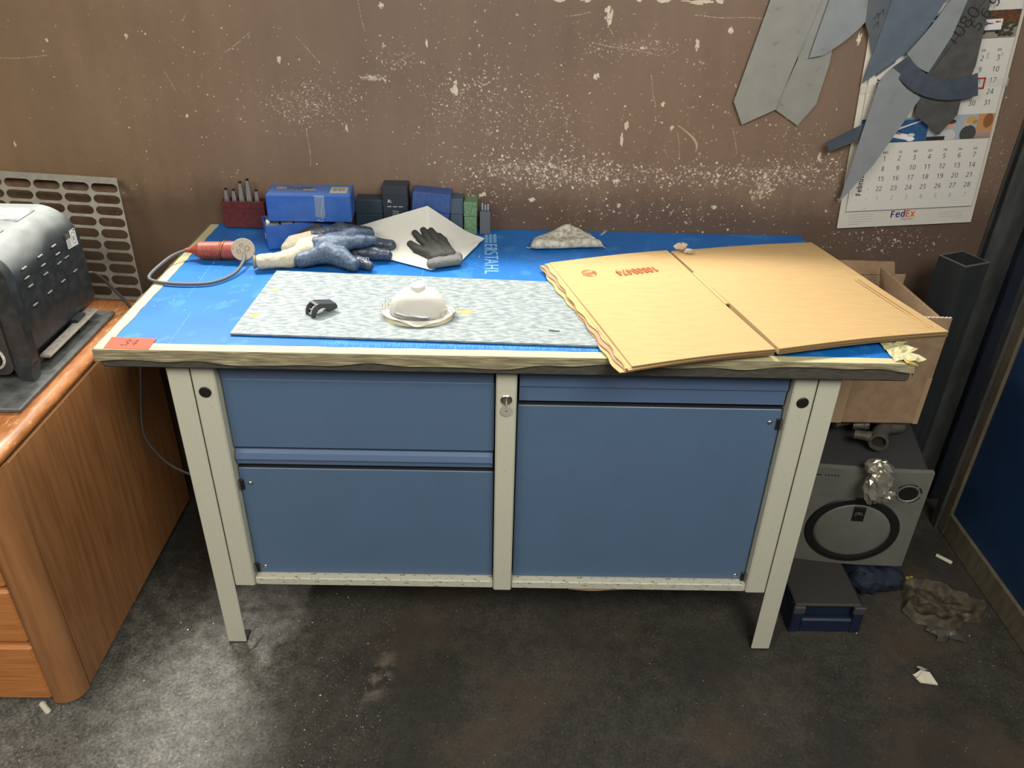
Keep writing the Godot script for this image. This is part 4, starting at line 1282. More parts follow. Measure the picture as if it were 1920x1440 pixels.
# ------------------------------------------------------------------ calendar
func picture(kind: int) -> Image:
	var im := Image.create(160, 76, false, Image.FORMAT_RGB8)
	var g := RandomNumberGenerator.new()
	g.seed = kind
	if kind == 0:     # white van on a road by dark trees
		im.fill(c8(58, 56, 48))
		for k in 140: disc(im, g.randf() * 160, g.randf() * 40, g.randf_range(3, 8), g.randf_range(3, 6), c8(60 + g.randf() * 50, 46 + g.randf() * 26, 40))
		for j in range(40, 76): im.fill_rect(Rect2i(0, j, 160, 1), c8(128, 124, 116))
		for k in 30: disc(im, 110 + g.randf() * 50, 40 + g.randf() * 30, 6, 4, c8(58, 58, 44))
		im.fill_rect(Rect2i(66, 24, 48, 34), c8(205, 205, 205)); disc(im, 62, 44, 14, 16, c8(196, 196, 198)); im.fill_rect(Rect2i(52, 54, 62, 6), c8(60, 60, 66))
		im.fill_rect(Rect2i(58, 30, 14, 12), c8(90, 96, 110)); disc(im, 66, 60, 6, 6, c8(30, 30, 30)); disc(im, 104, 60, 5, 5, c8(30, 30, 30))
		im.fill_rect(Rect2i(72, 34, 10, 4), c8(70, 50, 110)); im.fill_rect(Rect2i(82, 34, 7, 4), c8(200, 90, 50)); im.fill_rect(Rect2i(94, 30, 8, 4), c8(70, 50, 110)); im.fill_rect(Rect2i(102, 30, 7, 4), c8(200, 90, 50))
	elif kind == 1:   # white aeroplane over blue water
		im.fill(c8(40, 76, 120))
		for k in 160: disc(im, g.randf() * 160, g.randf() * 76, g.randf_range(4, 12), 1.0, c8(44 + g.randf() * 16, 82 + g.randf() * 16, 128))
		im.fill_rect(Rect2i(60, 0, 100, 7), c8(130, 150, 160))
		for k in 60: disc(im, 60 + k, 46 + k * 0.28, 9, 8.5, c8(212, 212, 212))
		for k in 70: disc(im, 82 + k, 38 - k * 0.42, 5 - k * 0.05, 3.2 - k * 0.03, c8(196, 200, 206))
		for k in 40: disc(im, 80 - k * 1.6, 54 + k * 0.25, 4, 3, c8(190, 194, 200))
		disc(im, 124, 56, 9, 6, c8(180, 184, 190)); disc(im, 46, 70, 9, 6, c8(180, 184, 190)); disc(im, 124, 68, 10, 7, c8(214, 214, 214))
		im.fill_rect(Rect2i(84, 46, 8, 4), c8(80, 60, 120)); im.fill_rect(Rect2i(92, 48, 8, 4), c8(200, 96, 56))
	else:             # two people talking, old walls, sky
		im.fill(c8(146, 158, 168))
		im.fill_rect(Rect2i(120, 0, 40, 50), c8(176, 130, 82)); disc(im, 146, 22, 12, 22, c8(128, 84, 52))
		for k in 9: im.fill_rect(Rect2i(92, 50 + k * 3, 68, 2), c8(170 - k * 4, 128 - k * 4, 88))
		im.fill_rect(Rect2i(22, 14, 12, 44), c8(150, 116, 84)); disc(im, 30, 12, 14, 8, c8(128, 92, 66))
		disc(im, 52, 64, 20, 20, c8(176, 178, 178)); disc(im, 54, 30, 10, 12, c8(190, 150, 124)); disc(im, 54, 20, 13, 7, c8(74, 50, 44))
		disc(im, 102, 60, 20, 26, c8(64, 66, 66)); disc(im, 97, 24, 9, 12, c8(196, 158, 128)); disc(im, 104, 18, 13, 12, c8(176, 146, 96)); disc(im, 114, 24, 6, 6, c8(150, 120, 76))
		im.fill_rect(Rect2i(0, 64, 46, 12), c8(40, 40, 38))
	return im

func calendar() -> void:
	var t := thing("wall_calendar", "three-month wall calendar with photo strips hanging on the brown wall", "calendar")
	var ang := deg_to_rad(4.1)
	t.transform = Transform3D(Basis(Vector3(0, 0, 1), ang), Vector3(1.583, 0.823, -0.6545))
	var pm := mat(c8(190, 187, 178), 0.75)
	var page := mat(c8(194, 193, 187), 0.7)
	var dim := mat(c8(150, 148, 140), 0.8)
	var s := sb(); bx(s, 0.0, 0.336, 0.0, 0.75, -0.012, -0.0095, 0.0008); obj("backing_card", s, pm, t)
	for k in 3:
		var y0: float = [0.045, 0.268, 0.492][k]
		s = sb(); bx(s, 0.014, 0.325, y0, y0 + 0.167 + (0.0 if k else 0.0), -0.0095, -0.0045 + 0.0004 * k, 0.0006)
		var pad := obj("month_pad", s, page, t)
		# photo strip above each month
		var pw := [[0.014, 0.172, 1], [0.174, 0.325, 2]] if k == 0 else [[0.014, 0.172, 1], [0.2, 0.325, 0]]
		if k == 2: pw = []
		for p in pw:
			var py: float = y0 + 0.168
			s = sb()
			quad_uv(s, Vector3(p[0], py, -0.0035), Vector3(p[1], py, -0.0035), Vector3(p[1], py + 0.057, -0.0035), Vector3(p[0], py + 0.057, -0.0035))
			s.set_uv(Vector2(0.5, 0.5))
			bx(s, p[0], p[1], py, py + 0.057, -0.009, -0.0037, 0.0002)
			obj("photo_strip", s, img_mat(picture(p[2]), 0.5), t)
		var z := -0.0044 + 0.0004 * k
		var dark := SurfaceTool.new()
		var small := SurfaceTool.new()
		var grey := SurfaceTool.new()
		var it := font(false, true)
		var days := ["MO", "DI", "MI", "DO", "FR", "SA", "SO"]
		for c in 7:
			letters(small, days[c], 0.0055, Transform3D(Basis(), Vector3(0.085 + 0.0355 * c, y0 + 0.144 - (0.002 if k else 0.0), z)), font(true), true)
		var first: int = [0, 4, 0][k]
		var count: int = [28, 31, 31][k]
		var vtop := y0 + 0.129 - (0.004 if k else 0.0)
		for r in 6:
			letters(small, str((5 if k == 0 else 53 if r == 0 else 0) + r), 0.003, Transform3D(Basis(), Vector3(0.058, vtop - 0.0245 * r, z)), it, true)
			for c in 7:
				var d := r * 7 + c - first + 1
				if r == 5 or d < 1: continue
				var at := Transform3D(Basis(), Vector3(0.085 + 0.0357 * c, vtop - 0.0245 * r, z))
				if d <= count:
					letters(dark, str(d), 0.0112, at, it, true, 0.92)
				elif d - count < 8:
					letters(grey, str(d - count), 0.0105, at, it, true, 0.92)
		put("printed_dates", dark.commit(), mat(c8(46, 48, 56), 0.7), pad)
		put("printed_weekdays", small.commit(), mat(c8(84, 84, 88), 0.7), pad)
		if k == 0:
			put("printed_next_month", grey.commit(), mat(c8(140, 140, 140), 0.7), pad)
			text_obj("printed_month", "Februar", 0.0128, Transform3D(Basis(Vector3(0, 0, 1), PI / 2), Vector3(0.037, 0.084, z)), font(true), mat(c8(44, 42, 58), 0.7), pad, false, 0.9)
		elif k == 1:
			text_obj("printed_month", "Januar", 0.0128, Transform3D(Basis(Vector3(0, 0, 1), PI / 2), Vector3(0.037, 0.31, z)), font(true), mat(c8(44, 42, 58), 0.7), pad, false, 0.9)
			s = sb()
			for q in [[0.235, 0.389, 0.016, 4], [0.271, 0.392, 0.006, 5], [0.304, 0.397, 0.004, 3]]:
				for r in int(q[3]): bx(s, q[0], q[0] + q[2], q[1] + 0.0028 * r, q[1] + 0.0012 + 0.0028 * r, z, z + 0.0002, 0.00005)
			obj("small_print", s, mat(c8(140, 140, 140), 0.8), pad).set_meta("kind", "stuff")
	# red date window on a clear band
	s = sb()
	for b in [[0.243, 0.282, 0.3485, 0.3515], [0.243, 0.282, 0.3265, 0.3295], [0.243, 0.2465, 0.3265, 0.3515], [0.2785, 0.282, 0.3265, 0.3515]]:
		bx(s, b[0], b[1], b[2], b[3], -0.004, -0.0024, 0.0003)
	var wnd := obj("date_window", s, mat(c8(170, 44, 44), 0.5), t)
	wnd.set_meta("label", "red frame marking the date")
	var clear := mat(Color(0.93, 0.93, 0.9, 0.14), 0.12)
	clear.transparency = BaseMaterial3D.TRANSPARENCY_ALPHA
	s = sb(); bx(s, 0.0, 0.336, 0.330, 0.348, -0.0037, -0.0033, 0.0001)
	obj("clear_band", s, clear, t)
	# lettering at the foot
	var fx := SurfaceTool.new()
	letters(fx, "Fed", 0.0172, Transform3D(Basis(), Vector3(0.1275, 0.031, -0.0094)), font(true, true), false, 0.94)
	put("printed_lettering", fx.commit(), mat(c8(62, 40, 112), 0.6), t)
	fx = SurfaceTool.new()
	letters(fx, "Ex", 0.0175, Transform3D(Basis(), Vector3(0.1648, 0.031, -0.0094)), font(true, true), false, 0.94)
	put("printed_lettering", fx.commit(), mat(c8(206, 84, 40), 0.6), t)
	text_obj("printed_lettering", "Express", 0.0062, Transform3D(Basis(), Vector3(0.1575, 0.0175, -0.0094)), font(false, true), mat(c8(120, 116, 112), 0.6), t, false)
	for side in 2:
		s = sb()
		for k in 5 - side:
			if side == 0: bx(s, 0.025, 0.087 - 0.004 * (k % 2) - (0.03 if k == 4 else 0.0), 0.034 - 0.0062 * k, 0.0348 - 0.0062 * k, -0.0096, -0.0093, 0.00005)
			else: bx(s, 0.248 + (0.04 if k == 3 else 0.0), 0.312 - 0.004 * (k % 2), 0.030 - 0.0058 * k, 0.0308 - 0.0058 * k, -0.0096, -0.0093, 0.00005)
		obj("small_print", s, mat(c8(140, 138, 132), 0.8), t).set_meta("kind", "stuff")

# ------------------------------------------------------------------ hanging templates
func template(label: String, poly: Array, z: float, m: Material, thick := 0.002) -> MeshInstance3D:
	var s := sb()
	extrude(s, poly, Transform3D(Basis(), Vector3(0, 0, z)), thick)
	var o := obj("metal_template", s, m)
	tag(o, label, "template", "sheet metal templates hanging on the wall")
	return o

func arc(c: Vector2, r: float, a0: float, a1: float, n: int) -> Array:
	var out := []
	for k in n + 1:
		var a := deg_to_rad(lerpf(a0, a1, float(k) / n))
		out.append(c + Vector2(cos(a), sin(a)) * r)
	return out

func bow(a: Vector2, b: Vector2, sag: float, n := 8) -> Array:
	var out := []
	var d := b - a
	var nn := Vector2(-d.y, d.x).normalized()
	for k in n + 1:
		var f := float(k) / n
		out.append(a + d * f + nn * sag * 4.0 * f * (1.0 - f))
	return out

func templates() -> void:
	var v := func(x: float, y: float) -> Vector2: return Vector2(x, y)
	# all hang from the rail above; they overlap, each at its own depth
	template("long light grey strip with a notched pointed end, leftmost of the hanging templates", [v.call(1.269, 1.127), v.call(1.297, 1.075), v.call(1.369, 1.111), v.call(1.43, 1.36), v.call(1.52, 1.72), v.call(1.42, 1.72), v.call(1.318, 1.36)], -0.6615, M.plate_warm)
	var o := template("grey strip with a pointed foot hanging partly behind the leftmost template", [v.call(1.369, 1.111), v.call(1.43, 1.075), v.call(1.464, 1.125), v.call(1.475, 1.215), v.call(1.462, 1.7), v.call(1.41, 1.7), v.call(1.40, 1.22)], -0.6655, M.plate_warm)
	var s := sb()
	stroke(s, [Vector2(1.436, 1.286), Vector2(1.442, 1.291), Vector2(1.447, 1.286), Vector2(1.442, 1.278), Vector2(1.436, 1.28)], 0.0014, Transform3D(Basis(), Vector3(0, 0, -0.6636)))
	stroke(s, [Vector2(1.432, 1.258), Vector2(1.436, 1.253)], 0.0014, Transform3D(Basis(), Vector3(0, 0, -0.6636)))
	obj("handwriting", s, M.ink, o)
	var b1: Array = [v.call(1.423, 1.226), v.call(1.443, 1.230)]
	b1 += bow(Vector2(1.452, 1.232), Vector2(1.545, 1.322), -0.008, 8)
	b1 += [v.call(1.549, 1.345), v.call(1.56, 1.7), v.call(1.50, 1.7)]
	template("light blade template with a curved lower edge left of the blue one", b1, -0.659, M.plate)
	o = template("narrow blue grey template with faint writing behind the large blue blade", [v.call(1.528, 1.345), v.call(1.533, 1.30), v.call(1.551, 1.268), v.call(1.566, 1.232), v.call(1.585, 1.19), v.call(1.62, 1.22), v.call(1.66, 1.36), v.call(1.66, 1.7), v.call(1.53, 1.7)], -0.6575, M.plate_grey, 0.0016)
	s = sb()
	for q in [[1.549, 1.31], [1.553, 1.293], [1.558, 1.318]]: stroke(s, [Vector2(q[0], q[1]), Vector2(q[0] + 0.007, q[1] + 0.012), Vector2(q[0] + 0.01, q[1] + 0.002)], 0.0012, Transform3D(Basis(), Vector3(0, 0, -0.656)))
	obj("handwriting", s, M.ink, o)
	template("large blue grey blade template with a sharp lower point", [v.call(1.556, 1.175), v.call(1.605, 1.214), v.call(1.66, 1.26), v.call(1.70, 1.36), v.call(1.74, 1.7), v.call(1.70, 1.7), v.call(1.58, 1.36)], -0.6555, M.plate_blue)
	# dark strip with numbers, ending in a pentagon foot
	o = template("dark strip with handwritten numbers and a five-sided foot in front of the calendar", [v.call(1.69, 1.15), v.call(1.692, 1.11), v.call(1.762, 1.066), v.call(1.792, 1.112), v.call(1.79, 1.15), v.call(1.80, 1.22), v.call(1.79, 1.36), v.call(1.86, 1.7), v.call(1.72, 1.7), v.call(1.71, 1.36), v.call(1.70, 1.25)], -0.647, M.plate_dark)
	s = SurfaceTool.new()
	var wt := Transform3D(Basis(Vector3(0, 0, 1), 1.08), Vector3(1.725, 1.262, -0.6448))
	letters(s, "1080", 0.028, wt, font(false, true), false, 1.0)
	letters(s, "5 6 9", 0.024, Transform3D(Basis(Vector3(0, 0, 1), 1.12), Vector3(1.772, 1.295, -0.6448)), font(false, true), false, 1.0)
	put("handwriting", s.commit(), M.ink, o)
	s = sb()
	stroke(s, [Vector2(1.706, 1.21), Vector2(1.78, 1.36)], 0.0012, Transform3D(Basis(), Vector3(0, 0, -0.645)))
	obj("scribed_line", s, M.ink, o)
	var bl: Array = bow(Vector2(1.635, 1.243), Vector2(1.695, 1.204), -0.006, 6)
	bl += [v.call(1.725, 1.28), v.call(1.738, 1.36), v.call(1.76, 1.7), v.call(1.72, 1.7)]
	bl += bow(Vector2(1.703, 1.36), Vector2(1.635, 1.243), 0.004, 6)
	template("bright flared template with a curved end above the dark curved band", bl, -0.6425, M.plate)
	# curved band
	var band: Array = bow(Vector2(1.607, 1.211), Vector2(1.822, 1.157), -0.034, 12)
	band += bow(Vector2(1.806, 1.206), Vector2(1.64, 1.238), 0.03, 12)
	template("dark blue curved band lying across the front of the calendar", band, -0.6395, M.plate_slate)
	var low: Array = [v.call(1.56, 0.90), v.call(1.622, 0.995), v.call(1.662, 1.085), v.call(1.69, 1.15)]
	low += bow(Vector2(1.683, 1.154), Vector2(1.628, 1.19), 0.004, 4)
	low += [v.call(1.63, 1.20), v.call(1.609, 1.213), v.call(1.586, 1.182)]
	template("long bright blade template with the lowest point, in front of the calendar's left edge", low, -0.637, M.plate)
	template("short dark grey bar sticking out left behind the long bright blade", [v.call(1.499, 1.043), v.call(1.51, 1.021), v.call(1.60, 1.06), v.call(1.60, 1.10)], -0.6445, M.plate_slate)

# ------------------------------------------------------------------ boxes along the wall
func carton(called: String, label: String, x0: float, x1: float, y1: float, z0: float, z1: float, m: Material, group := "punch boxes along the wall", tilt := 0.0) -> Node3D:
	var t := thing(called, label, "box", Vector3(x0, H, z1), Vector3(0, 0, tilt), group)
	var s := sb()
	bx(s, 0.0, x1 - x0, 0.0003, (y1 - H) * 0.55, z0 - z1, 0.0, 0.0015)
	obj("base", s, m, t)
	s = sb()
	bx(s, -0.0008, x1 - x0 + 0.0008, (y1 - H) * 0.55 + 0.0006, y1 - H, z0 - z1 - 0.0005, 0.0008, 0.002)
	obj("lid", s, m, t)
	return t

func punch(label: String, at: Vector3, h: float, w: float, group: String, turn := 0.0) -> void:
	var t := thing("steel_punch", label, "punch", at, Vector3(0, turn, 0), group)
	var s := sb()
	var a := w / 2
	var lv := [[0.0, a, a], [h * 0.55, a, a], [h * 0.9, a * 0.62, a * 0.62], [h, a * 0.5, a * 0.5]]
	for k in 3:
		var p := lv[k] as Array
		var q := lv[k + 1] as Array
		for i in 4:
			var c := [[-1, -1], [1, -1], [1, 1], [-1, 1]]
			var i2 := (i + 1) % 4
			quad_out(s, Vector3(c[i][0] * p[1], p[0], c[i][1] * p[2]), Vector3(c[i2][0] * p[1], p[0], c[i2][1] * p[2]), Vector3(c[i2][0] * q[1], q[0], c[i2][1] * q[2]), Vector3(c[i][0] * q[1], q[0], c[i][1] * q[2]), Vector3(0, (p[0] + q[0]) / 2, 0))
	obj("shank", s, M.punch, t)
	s = sb()
	bx(s, -a * 0.55, a * 0.55, h, h + a * 0.7, -a * 0.55, a * 0.55, a * 0.2)
	obj("head", s, M.black, t)

func boxes() -> void:
	# red box with five punches
	var t := thing("punch_box", "open dark red box holding steel punches at the left end of the row", "box", Vector3(0.046, H, -0.632), Vector3.ZERO, "punch boxes along the wall")
	var s := sb()
	for b in [[0.0, 0.104, 0.0, 0.068, -0.003, 0.0], [0.0, 0.104, 0.0, 0.068, -0.034, -0.031], [0.0, 0.003, 0.0, 0.068, -0.031, -0.003], [0.101, 0.104, 0.0, 0.068, -0.031, -0.003], [0.003, 0.101, 0.0, 0.003, -0.031, -0.003]]:
		bx(s, b[0], b[1], b[2] + 0.0004, b[3], b[4], b[5], 0.001)
	obj("tray", s, M.red_box, t)
	s = sb(); bx(s, -0.001, 0.105, 0.052, 0.055, -0.001, 0.0012, 0.0006); obj("rim_fold", s, M.red_box, t)
	var lb := ["stubby steel punch at the left end of the red box", "stubby steel punch second from the left in the red box", "tall steel punch in the middle of the red box", "tallest steel punch in the red box, beside the blue boxes", "steel punch half hidden by the blue boxes in the red box"]
	for k in 5:
		punch(lb[k], Vector3(0.057 + k * 0.0185, H + 0.004, -0.648), [0.088, 0.086, 0.105, 0.112, 0.086][k], 0.0128, "steel punches in the red box")
	# the two blue boxes
	t = thing("blue_box", "open blue box of steel blocks, the lower of the two stacked blue boxes", "box", Vector3(0.19, H, -0.49), Vector3(0, 0.37, 0), "stacked blue boxes")
	s = sb()
	for b in [[0.0, 0.19, 0.0, 0.058, -0.0025, 0.0], [0.0, 0.19, 0.0, 0.058, -0.075, -0.0725], [0.0, 0.0025, 0.0, 0.058, -0.0725, -0.0025], [0.1875, 0.19, 0.0, 0.058, -0.0725, -0.0025], [0.0025, 0.1875, 0.0, 0.003, -0.0725, -0.0025]]:
		bx(s, b[0], b[1], b[2] + 0.0004, b[3], b[4], b[5], 0.0008)
	obj("tray", s, M.box_blue, t)
	for k in 6:
		s = sb()
		bx(s, 0.006 + k * 0.03, 0.033 + k * 0.03, 0.004, 0.0595, -0.07, -0.004, 0.002)
		obj("steel_block", s, M.punch_dark, t)
	s = sb(); bx(s, 0.004, 0.012, 0.04, 0.0635, -0.03, -0.012, 0.001); obj("paper_tab", s, M.paper, t)
	s = sb(); bx(s, -0.0008, 0.0, 0.02, 0.032, -0.03, -0.02, 0.0002); obj("side_label", s, M.paper, t)
	var im := Image.create(256, 110, false, Image.FORMAT_RGB8)
	im.fill(c8(70, 104, 168))
	var g := RandomNumberGenerator.new(); g.seed = 3
	for k in 90: disc(im, g.randf_range(18, 142), g.randf_range(18, 74), g.randf_range(2, 9), g.randf_range(2, 4), c8(120, 112, 98).lerp(c8(56, 60, 72), g.randf() * 0.8))
	disc(im, 34, 34, 17, 13, c8(150, 146, 128)); disc(im, 34, 34, 12, 9, c8(96, 92, 84)); disc(im, 34, 34, 9, 6, c8(160, 154, 136))
	for k in 10: im.fill_rect(Rect2i(60 + k * 7, 26 + (k * 5) % 11, 5, 12), c8(66, 62, 58))
	im.fill_rect(Rect2i(106, 44, 40, 14), c8(156, 152, 132)); bars(im, 108, 47, 34, 8, c8(96, 94, 84), 2)
	im.fill_rect(Rect2i(192, 22, 54, 62), c8(178, 176, 160)); bars(im, 200, 32, 38, 34, c8(104, 106, 96), 5)
	t = thing("blue_box", "closed blue box with print and barcode on top, lying askew on the other blue box", "box", Vector3(0.192, 0.8655, -0.510), Vector3(0, 0.07, -0.012), "stacked blue boxes")
	s = sb(); bx(s, 0.0, 0.192, 0.0, 0.063, -0.083, 0.0, 0.0018); obj("carton", s, M.box_blue, t)
	s = sb()
	quad_uv(s, Vector3(0.003, 0.0633, -0.002), Vector3(0.189, 0.0633, -0.002), Vector3(0.189, 0.0633, -0.081), Vector3(0.003, 0.0633, -0.081))
	obj("top_print", s, img_mat(im, 0.4), t)
	var tp := mat(Color(0.75, 0.82, 0.9, 0.18), 0.2)
	tp.transparency = BaseMaterial3D.TRANSPARENCY_ALPHA
	s = sb(); bx(s, 0.11, 0.132, 0.012, 0.0628, 0.0, 0.0005, 0.0001); obj("clear_tape", s, tp, t)
	s = sb()
	var ft := Transform3D(Basis(), Vector3(0, 0, 0.0005))
	stroke(s, [Vector2(0.131, 0.061), Vector2(0.122, 0.014)], 0.0007, ft); stroke(s, [Vector2(0.112, 0.004), Vector2(0.127, 0.012), Vector2(0.125, 0.002), Vector2(0.112, 0.004)], 0.0007, ft); stroke(s, [Vector2(0.109, 0.0625), Vector2(0.132, 0.0625)], 0.0014, ft)
	obj("tape_edge", s, mat(c8(150, 180, 205), 0.4), t)
	# the row
	carton("punch_box", "low dark teal box in the shade right of the stacked blue boxes", 0.375, 0.441, 0.886, -0.668, -0.622, M.box_teal)
	t = carton("punch_box", "black upright box with white print and a barcode", 0.443, 0.504, 0.922, -0.668, -0.618, M.box_black)
	im = Image.create(120, 200, false, Image.FORMAT_RGB8)
	im.fill(c8(42, 48, 58))
	for k in 3: im.fill_rect(Rect2i(18 + k * 30, 62, 22, 5), c8(150, 154, 160))
	for k in 3: im.fill_rect(Rect2i(44, 86 + k * 10, 34, 5), c8(120, 124, 130))
	im.fill_rect(Rect2i(24, 128, 72, 32), c8(172, 172, 164)); bars(im, 28, 128, 64, 32, c8(44, 46, 50), 7)
	s = sb()
	quad_uv(s, Vector3(0.003, 0.002, 0.0012), Vector3(0.058, 0.002, 0.0012), Vector3(0.058, 0.1, 0.0012), Vector3(0.003, 0.1, 0.0012))
	var lab := obj("front_print", s, img_mat(im, 0.45), t)
	text_obj("printed_lettering", "A:", 0.008, Transform3D(Basis(), Vector3(0.012, 0.082, 0.0013)), font(true, true), mat(c8(180, 184, 188), 0.5), lab)
	carton("punch_box", "wide blue box leaning behind the white paper towel", 0.509, 0.601, 0.912, -0.668, -0.615, M.box_blue_dull, "punch boxes along the wall", -0.08)
	carton("punch_box", "slate grey box between the wide blue box and the green one", 0.606, 0.6375, 0.893, -0.668, -0.622, M.box_slate)
	carton("punch_box", "small green box with a lid seam across its middle", 0.6405, 0.672, 0.886, -0.668, -0.618, M.box_green)
	t = thing("punch_box", "small open grey box with three little punches at the right end of the row", "box", Vector3(0.679, H, -0.622), Vector3.ZERO, "punch boxes along the wall")
	s = sb()
	for b in [[0.0, 0.026, 0.0, 0.058, -0.002, 0.0], [0.0, 0.026, 0.0, 0.058, -0.03, -0.028], [0.0, 0.002, 0.0, 0.058, -0.028, -0.002], [0.024, 0.026, 0.0, 0.058, -0.028, -0.002], [0.002, 0.024, 0.0, 0.003, -0.028, -0.002]]:
		bx(s, b[0], b[1], b[2] + 0.0004, b[3], b[4], b[5], 0.0006)
	obj("tray", s, M.box_grey, t)
	var lb3 := ["little punch at the left in the small grey box", "little punch in the middle of the small grey box", "little punch at the right in the small grey box"]
	for k in 3:
		punch(lb3[k], Vector3(0.685 + k * 0.007, H + 0.004, -0.634), [0.074, 0.07, 0.072][k], 0.006, "little punches in the small grey box")

# ------------------------------------------------------------------ things on the bench
func bench_items() -> void:
	var s := sb()
	# hand tool
	var t := thing("electric_hand_tool", "orange electric hand tool with a round beige disc head and grey cable", "power tool")
	var a := Vector3(0.052, H + 0.0215, -0.428)
	var b := Vector3(0.143, H + 0.024, -0.426)
	var d := (b - a).normalized()
	lathe(s, axis_t(a, d), [Vector2(0, -0.002), Vector2(0.0165, 0.0), Vector2(0.0195, 0.004), Vector2(0.0195, 0.05), Vector2(0.0185, 0.053), Vector2(0.0205, 0.057), Vector2(0.0205, 0.085), Vector2(0.017, 0.094), Vector2(0, 0.094)], 28)
	obj("body", s, M.tool_red, t)
	s = sb()
	for k in 7:
		var p := a + d * (0.01 + k * 0.006)
		cbox(s, Transform3D(Basis(Vector3.RIGHT, 0.5), p + Vector3(0, -0.009, 0.0173)), Vector3(0.003, 0.014, 0.003), 0.001)
	obj("grip_rib", s, M.tool_red, t)
	s = sb()
	lathe(s, axis_t(a - d * 0.03, d), [Vector2(0, 0), Vector2(0.005, 0), Vector2(0.0065, 0.012), Vector2(0.012, 0.022), Vector2(0.0165, 0.03)], 20)
	obj("cable_gland", s, M.tool_red, t)
	s = sb()
	var loop := []
	for k in 25:
		var an := TAU * k / 24.0
		loop.append(a + d * (0.054 + 0.006 * cos(an)) + Vector3(0, cos(an), sin(an)) * 0.0215)
	tube(s, loop, 0.0014, 6)
	obj("wire_ring", s, M.brass, t)
	var hd := axis_t(Vector3(0.157, H + 0.032, -0.412), Vector3(0.18, 0.52, 0.8))
	s = sb()
	lathe(s, hd, [Vector2(0, -0.012), Vector2(0.0235, -0.012), Vector2(0.0255, -0.01), Vector2(0.0255, -0.001), Vector2(0.0245, 0), Vector2(0, 0)], 40)
	var head := obj("disc_head", s, M.beige, t)
	s = sb()
	for q in [[-0.008, 0.006, 0.005], [0.004, 0.009, 0.004], [0.008, -0.004, 0.006], [-0.006, -0.009, 0.004]]:
		lathe(s, hd.translated_local(Vector3(q[0], 0.0001, q[1])), [Vector2(q[2] * 0.75, 0.0), Vector2(q[2] * 0.75, 0.0003), Vector2(q[2], 0.0003), Vector2(q[2], 0.0)], 16)
	obj("stamped_mark", s, mat(c8(106, 96, 82), 0.7), head)
	s = sb()
	tube(s, smooth_path([Vector3(0.024, H + 0.021, -0.428), Vector3(0.0, H + 0.017, -0.40), Vector3(-0.018, H + 0.008, -0.34), Vector3(-0.014, H + 0.0055, -0.302), Vector3(0.02, H + 0.0045, -0.285), Vector3(0.075, H + 0.0045, -0.28), Vector3(0.125, H + 0.0045, -0.292), Vector3(0.155, H + 0.006, -0.335), Vector3(0.163, H + 0.014, -0.385), Vector3(0.158, H + 0.022, -0.412)]), 0.0036, 10)
	obj("cable", s, M.cable, t)
	# galvanised plate with its stains
	s = sb()
	slab(s, [Vector2(0.228, -0.062), Vector2(0.947, -0.0395), Vector2(0.945, -0.325), Vector2(0.241, -0.362)], H + 0.0008, 0.0035)
	var pl := obj("galvanised_plate", s, M.galv)
	tag(pl, "large flat galvanised sheet lying on the blue bench top", "metal sheet")
	for q in [[0.262, -0.257, 0.012, 0.008], [0.254, -0.139, 0.014, 0.009], [0.664, -0.172, 0.02, 0.012]]:
		s = sb()
		var pg := []
		for k in 14:
			var an := TAU * k / 14
			pg.append(Vector2(q[0] + cos(an) * q[2] * (0.8 + 0.25 * sin(k * 2.3)), q[1] + sin(an) * q[3] * (0.8 + 0.25 * cos(k * 1.7))))
		slab(s, pg, H + 0.0041, 0.0003)
		obj("rust_stain", s, M.rust, pl)
	s = sb(); cbox(s, Transform3D(Basis(Vector3.UP, -0.1), Vector3(0.839, H + 0.0046, -0.096)), Vector3(0.021, 0.001, 0.004), 0.0003)
	obj("stamped_mark", s, M.ink, pl)
	s = sb()
	for k in 3: stroke(s, [Vector2(0, 0), Vector2(0.004, 0.009), Vector2(0.007, 0.001)], 0.001, Transform3D(Basis(Vector3.RIGHT, Vector3.FORWARD, Vector3.UP), Vector3(0.237 + k * 0.01, H + 0.0043, -0.072)))
	obj("scribble", s, mat(c8(120, 118, 112), 0.6), pl)
	buckle()
	mask()
	towel()
	gloves()
	flat_carton()
	# folded rag
	s = sb()
	var rag_shape := func(u: float, v: float) -> Vector3:
		var rr := 0.0105 + 0.0012 * sin(u * 11.0)
		var zf := lerpf(-0.516, -0.541, u) - 0.012 * smoothstep(0.12, 0.0, u)
		var zb := -0.636 + 0.03 * pow(2.0 * u - 1.05, 2.0)
		var xl := lerpf(0.793, 0.822, v)
		var xr := lerpf(0.984, 0.952, v)
		var p := Vector3(lerpf(xl, xr, u) + 0.003 * sin(v * 8.0), 0.0, 0.0)
		if v < 0.3:
			var an := -PI / 2 + v / 0.3 * PI * 0.92
			p.z = zf - rr + rr * cos(an); p.y = rr + rr * sin(an)
		else:
			var w := (v - 0.3) / 0.7
			p.z = lerpf(zf - rr * 1.25, zb, w)
			p.y = lerpf(rr * 1.95, 0.012, smoothstep(0.0, 0.25, w)) + 0.004 * sin(u * 7.0 + w * 5.0) * w + 0.015 * exp(-pow((u - 0.56) / 0.22, 2.0)) * smoothstep(0.45, 0.8, w)
			p.y += 0.004 * smoothstep(0.02, 0.05, (u - 0.25 - 0.55 * w)) * smoothstep(0.1, 0.3, w)
			p.y *= 1.0 - smoothstep(0.86, 1.0, w) * 0.94
		p.y *= smoothstep(-0.02, 0.05, u) * smoothstep(1.015, 0.96, u)
		p.y += H + 0.0012
		return p
	sheet(s, 60, 44, rag_shape, 0.0006)
	t = thing("folded_rag", "folded dirty white rag lying on the blue top by the wall", "rag")
	obj("cloth", s, M.rag, t)
	s = sb()
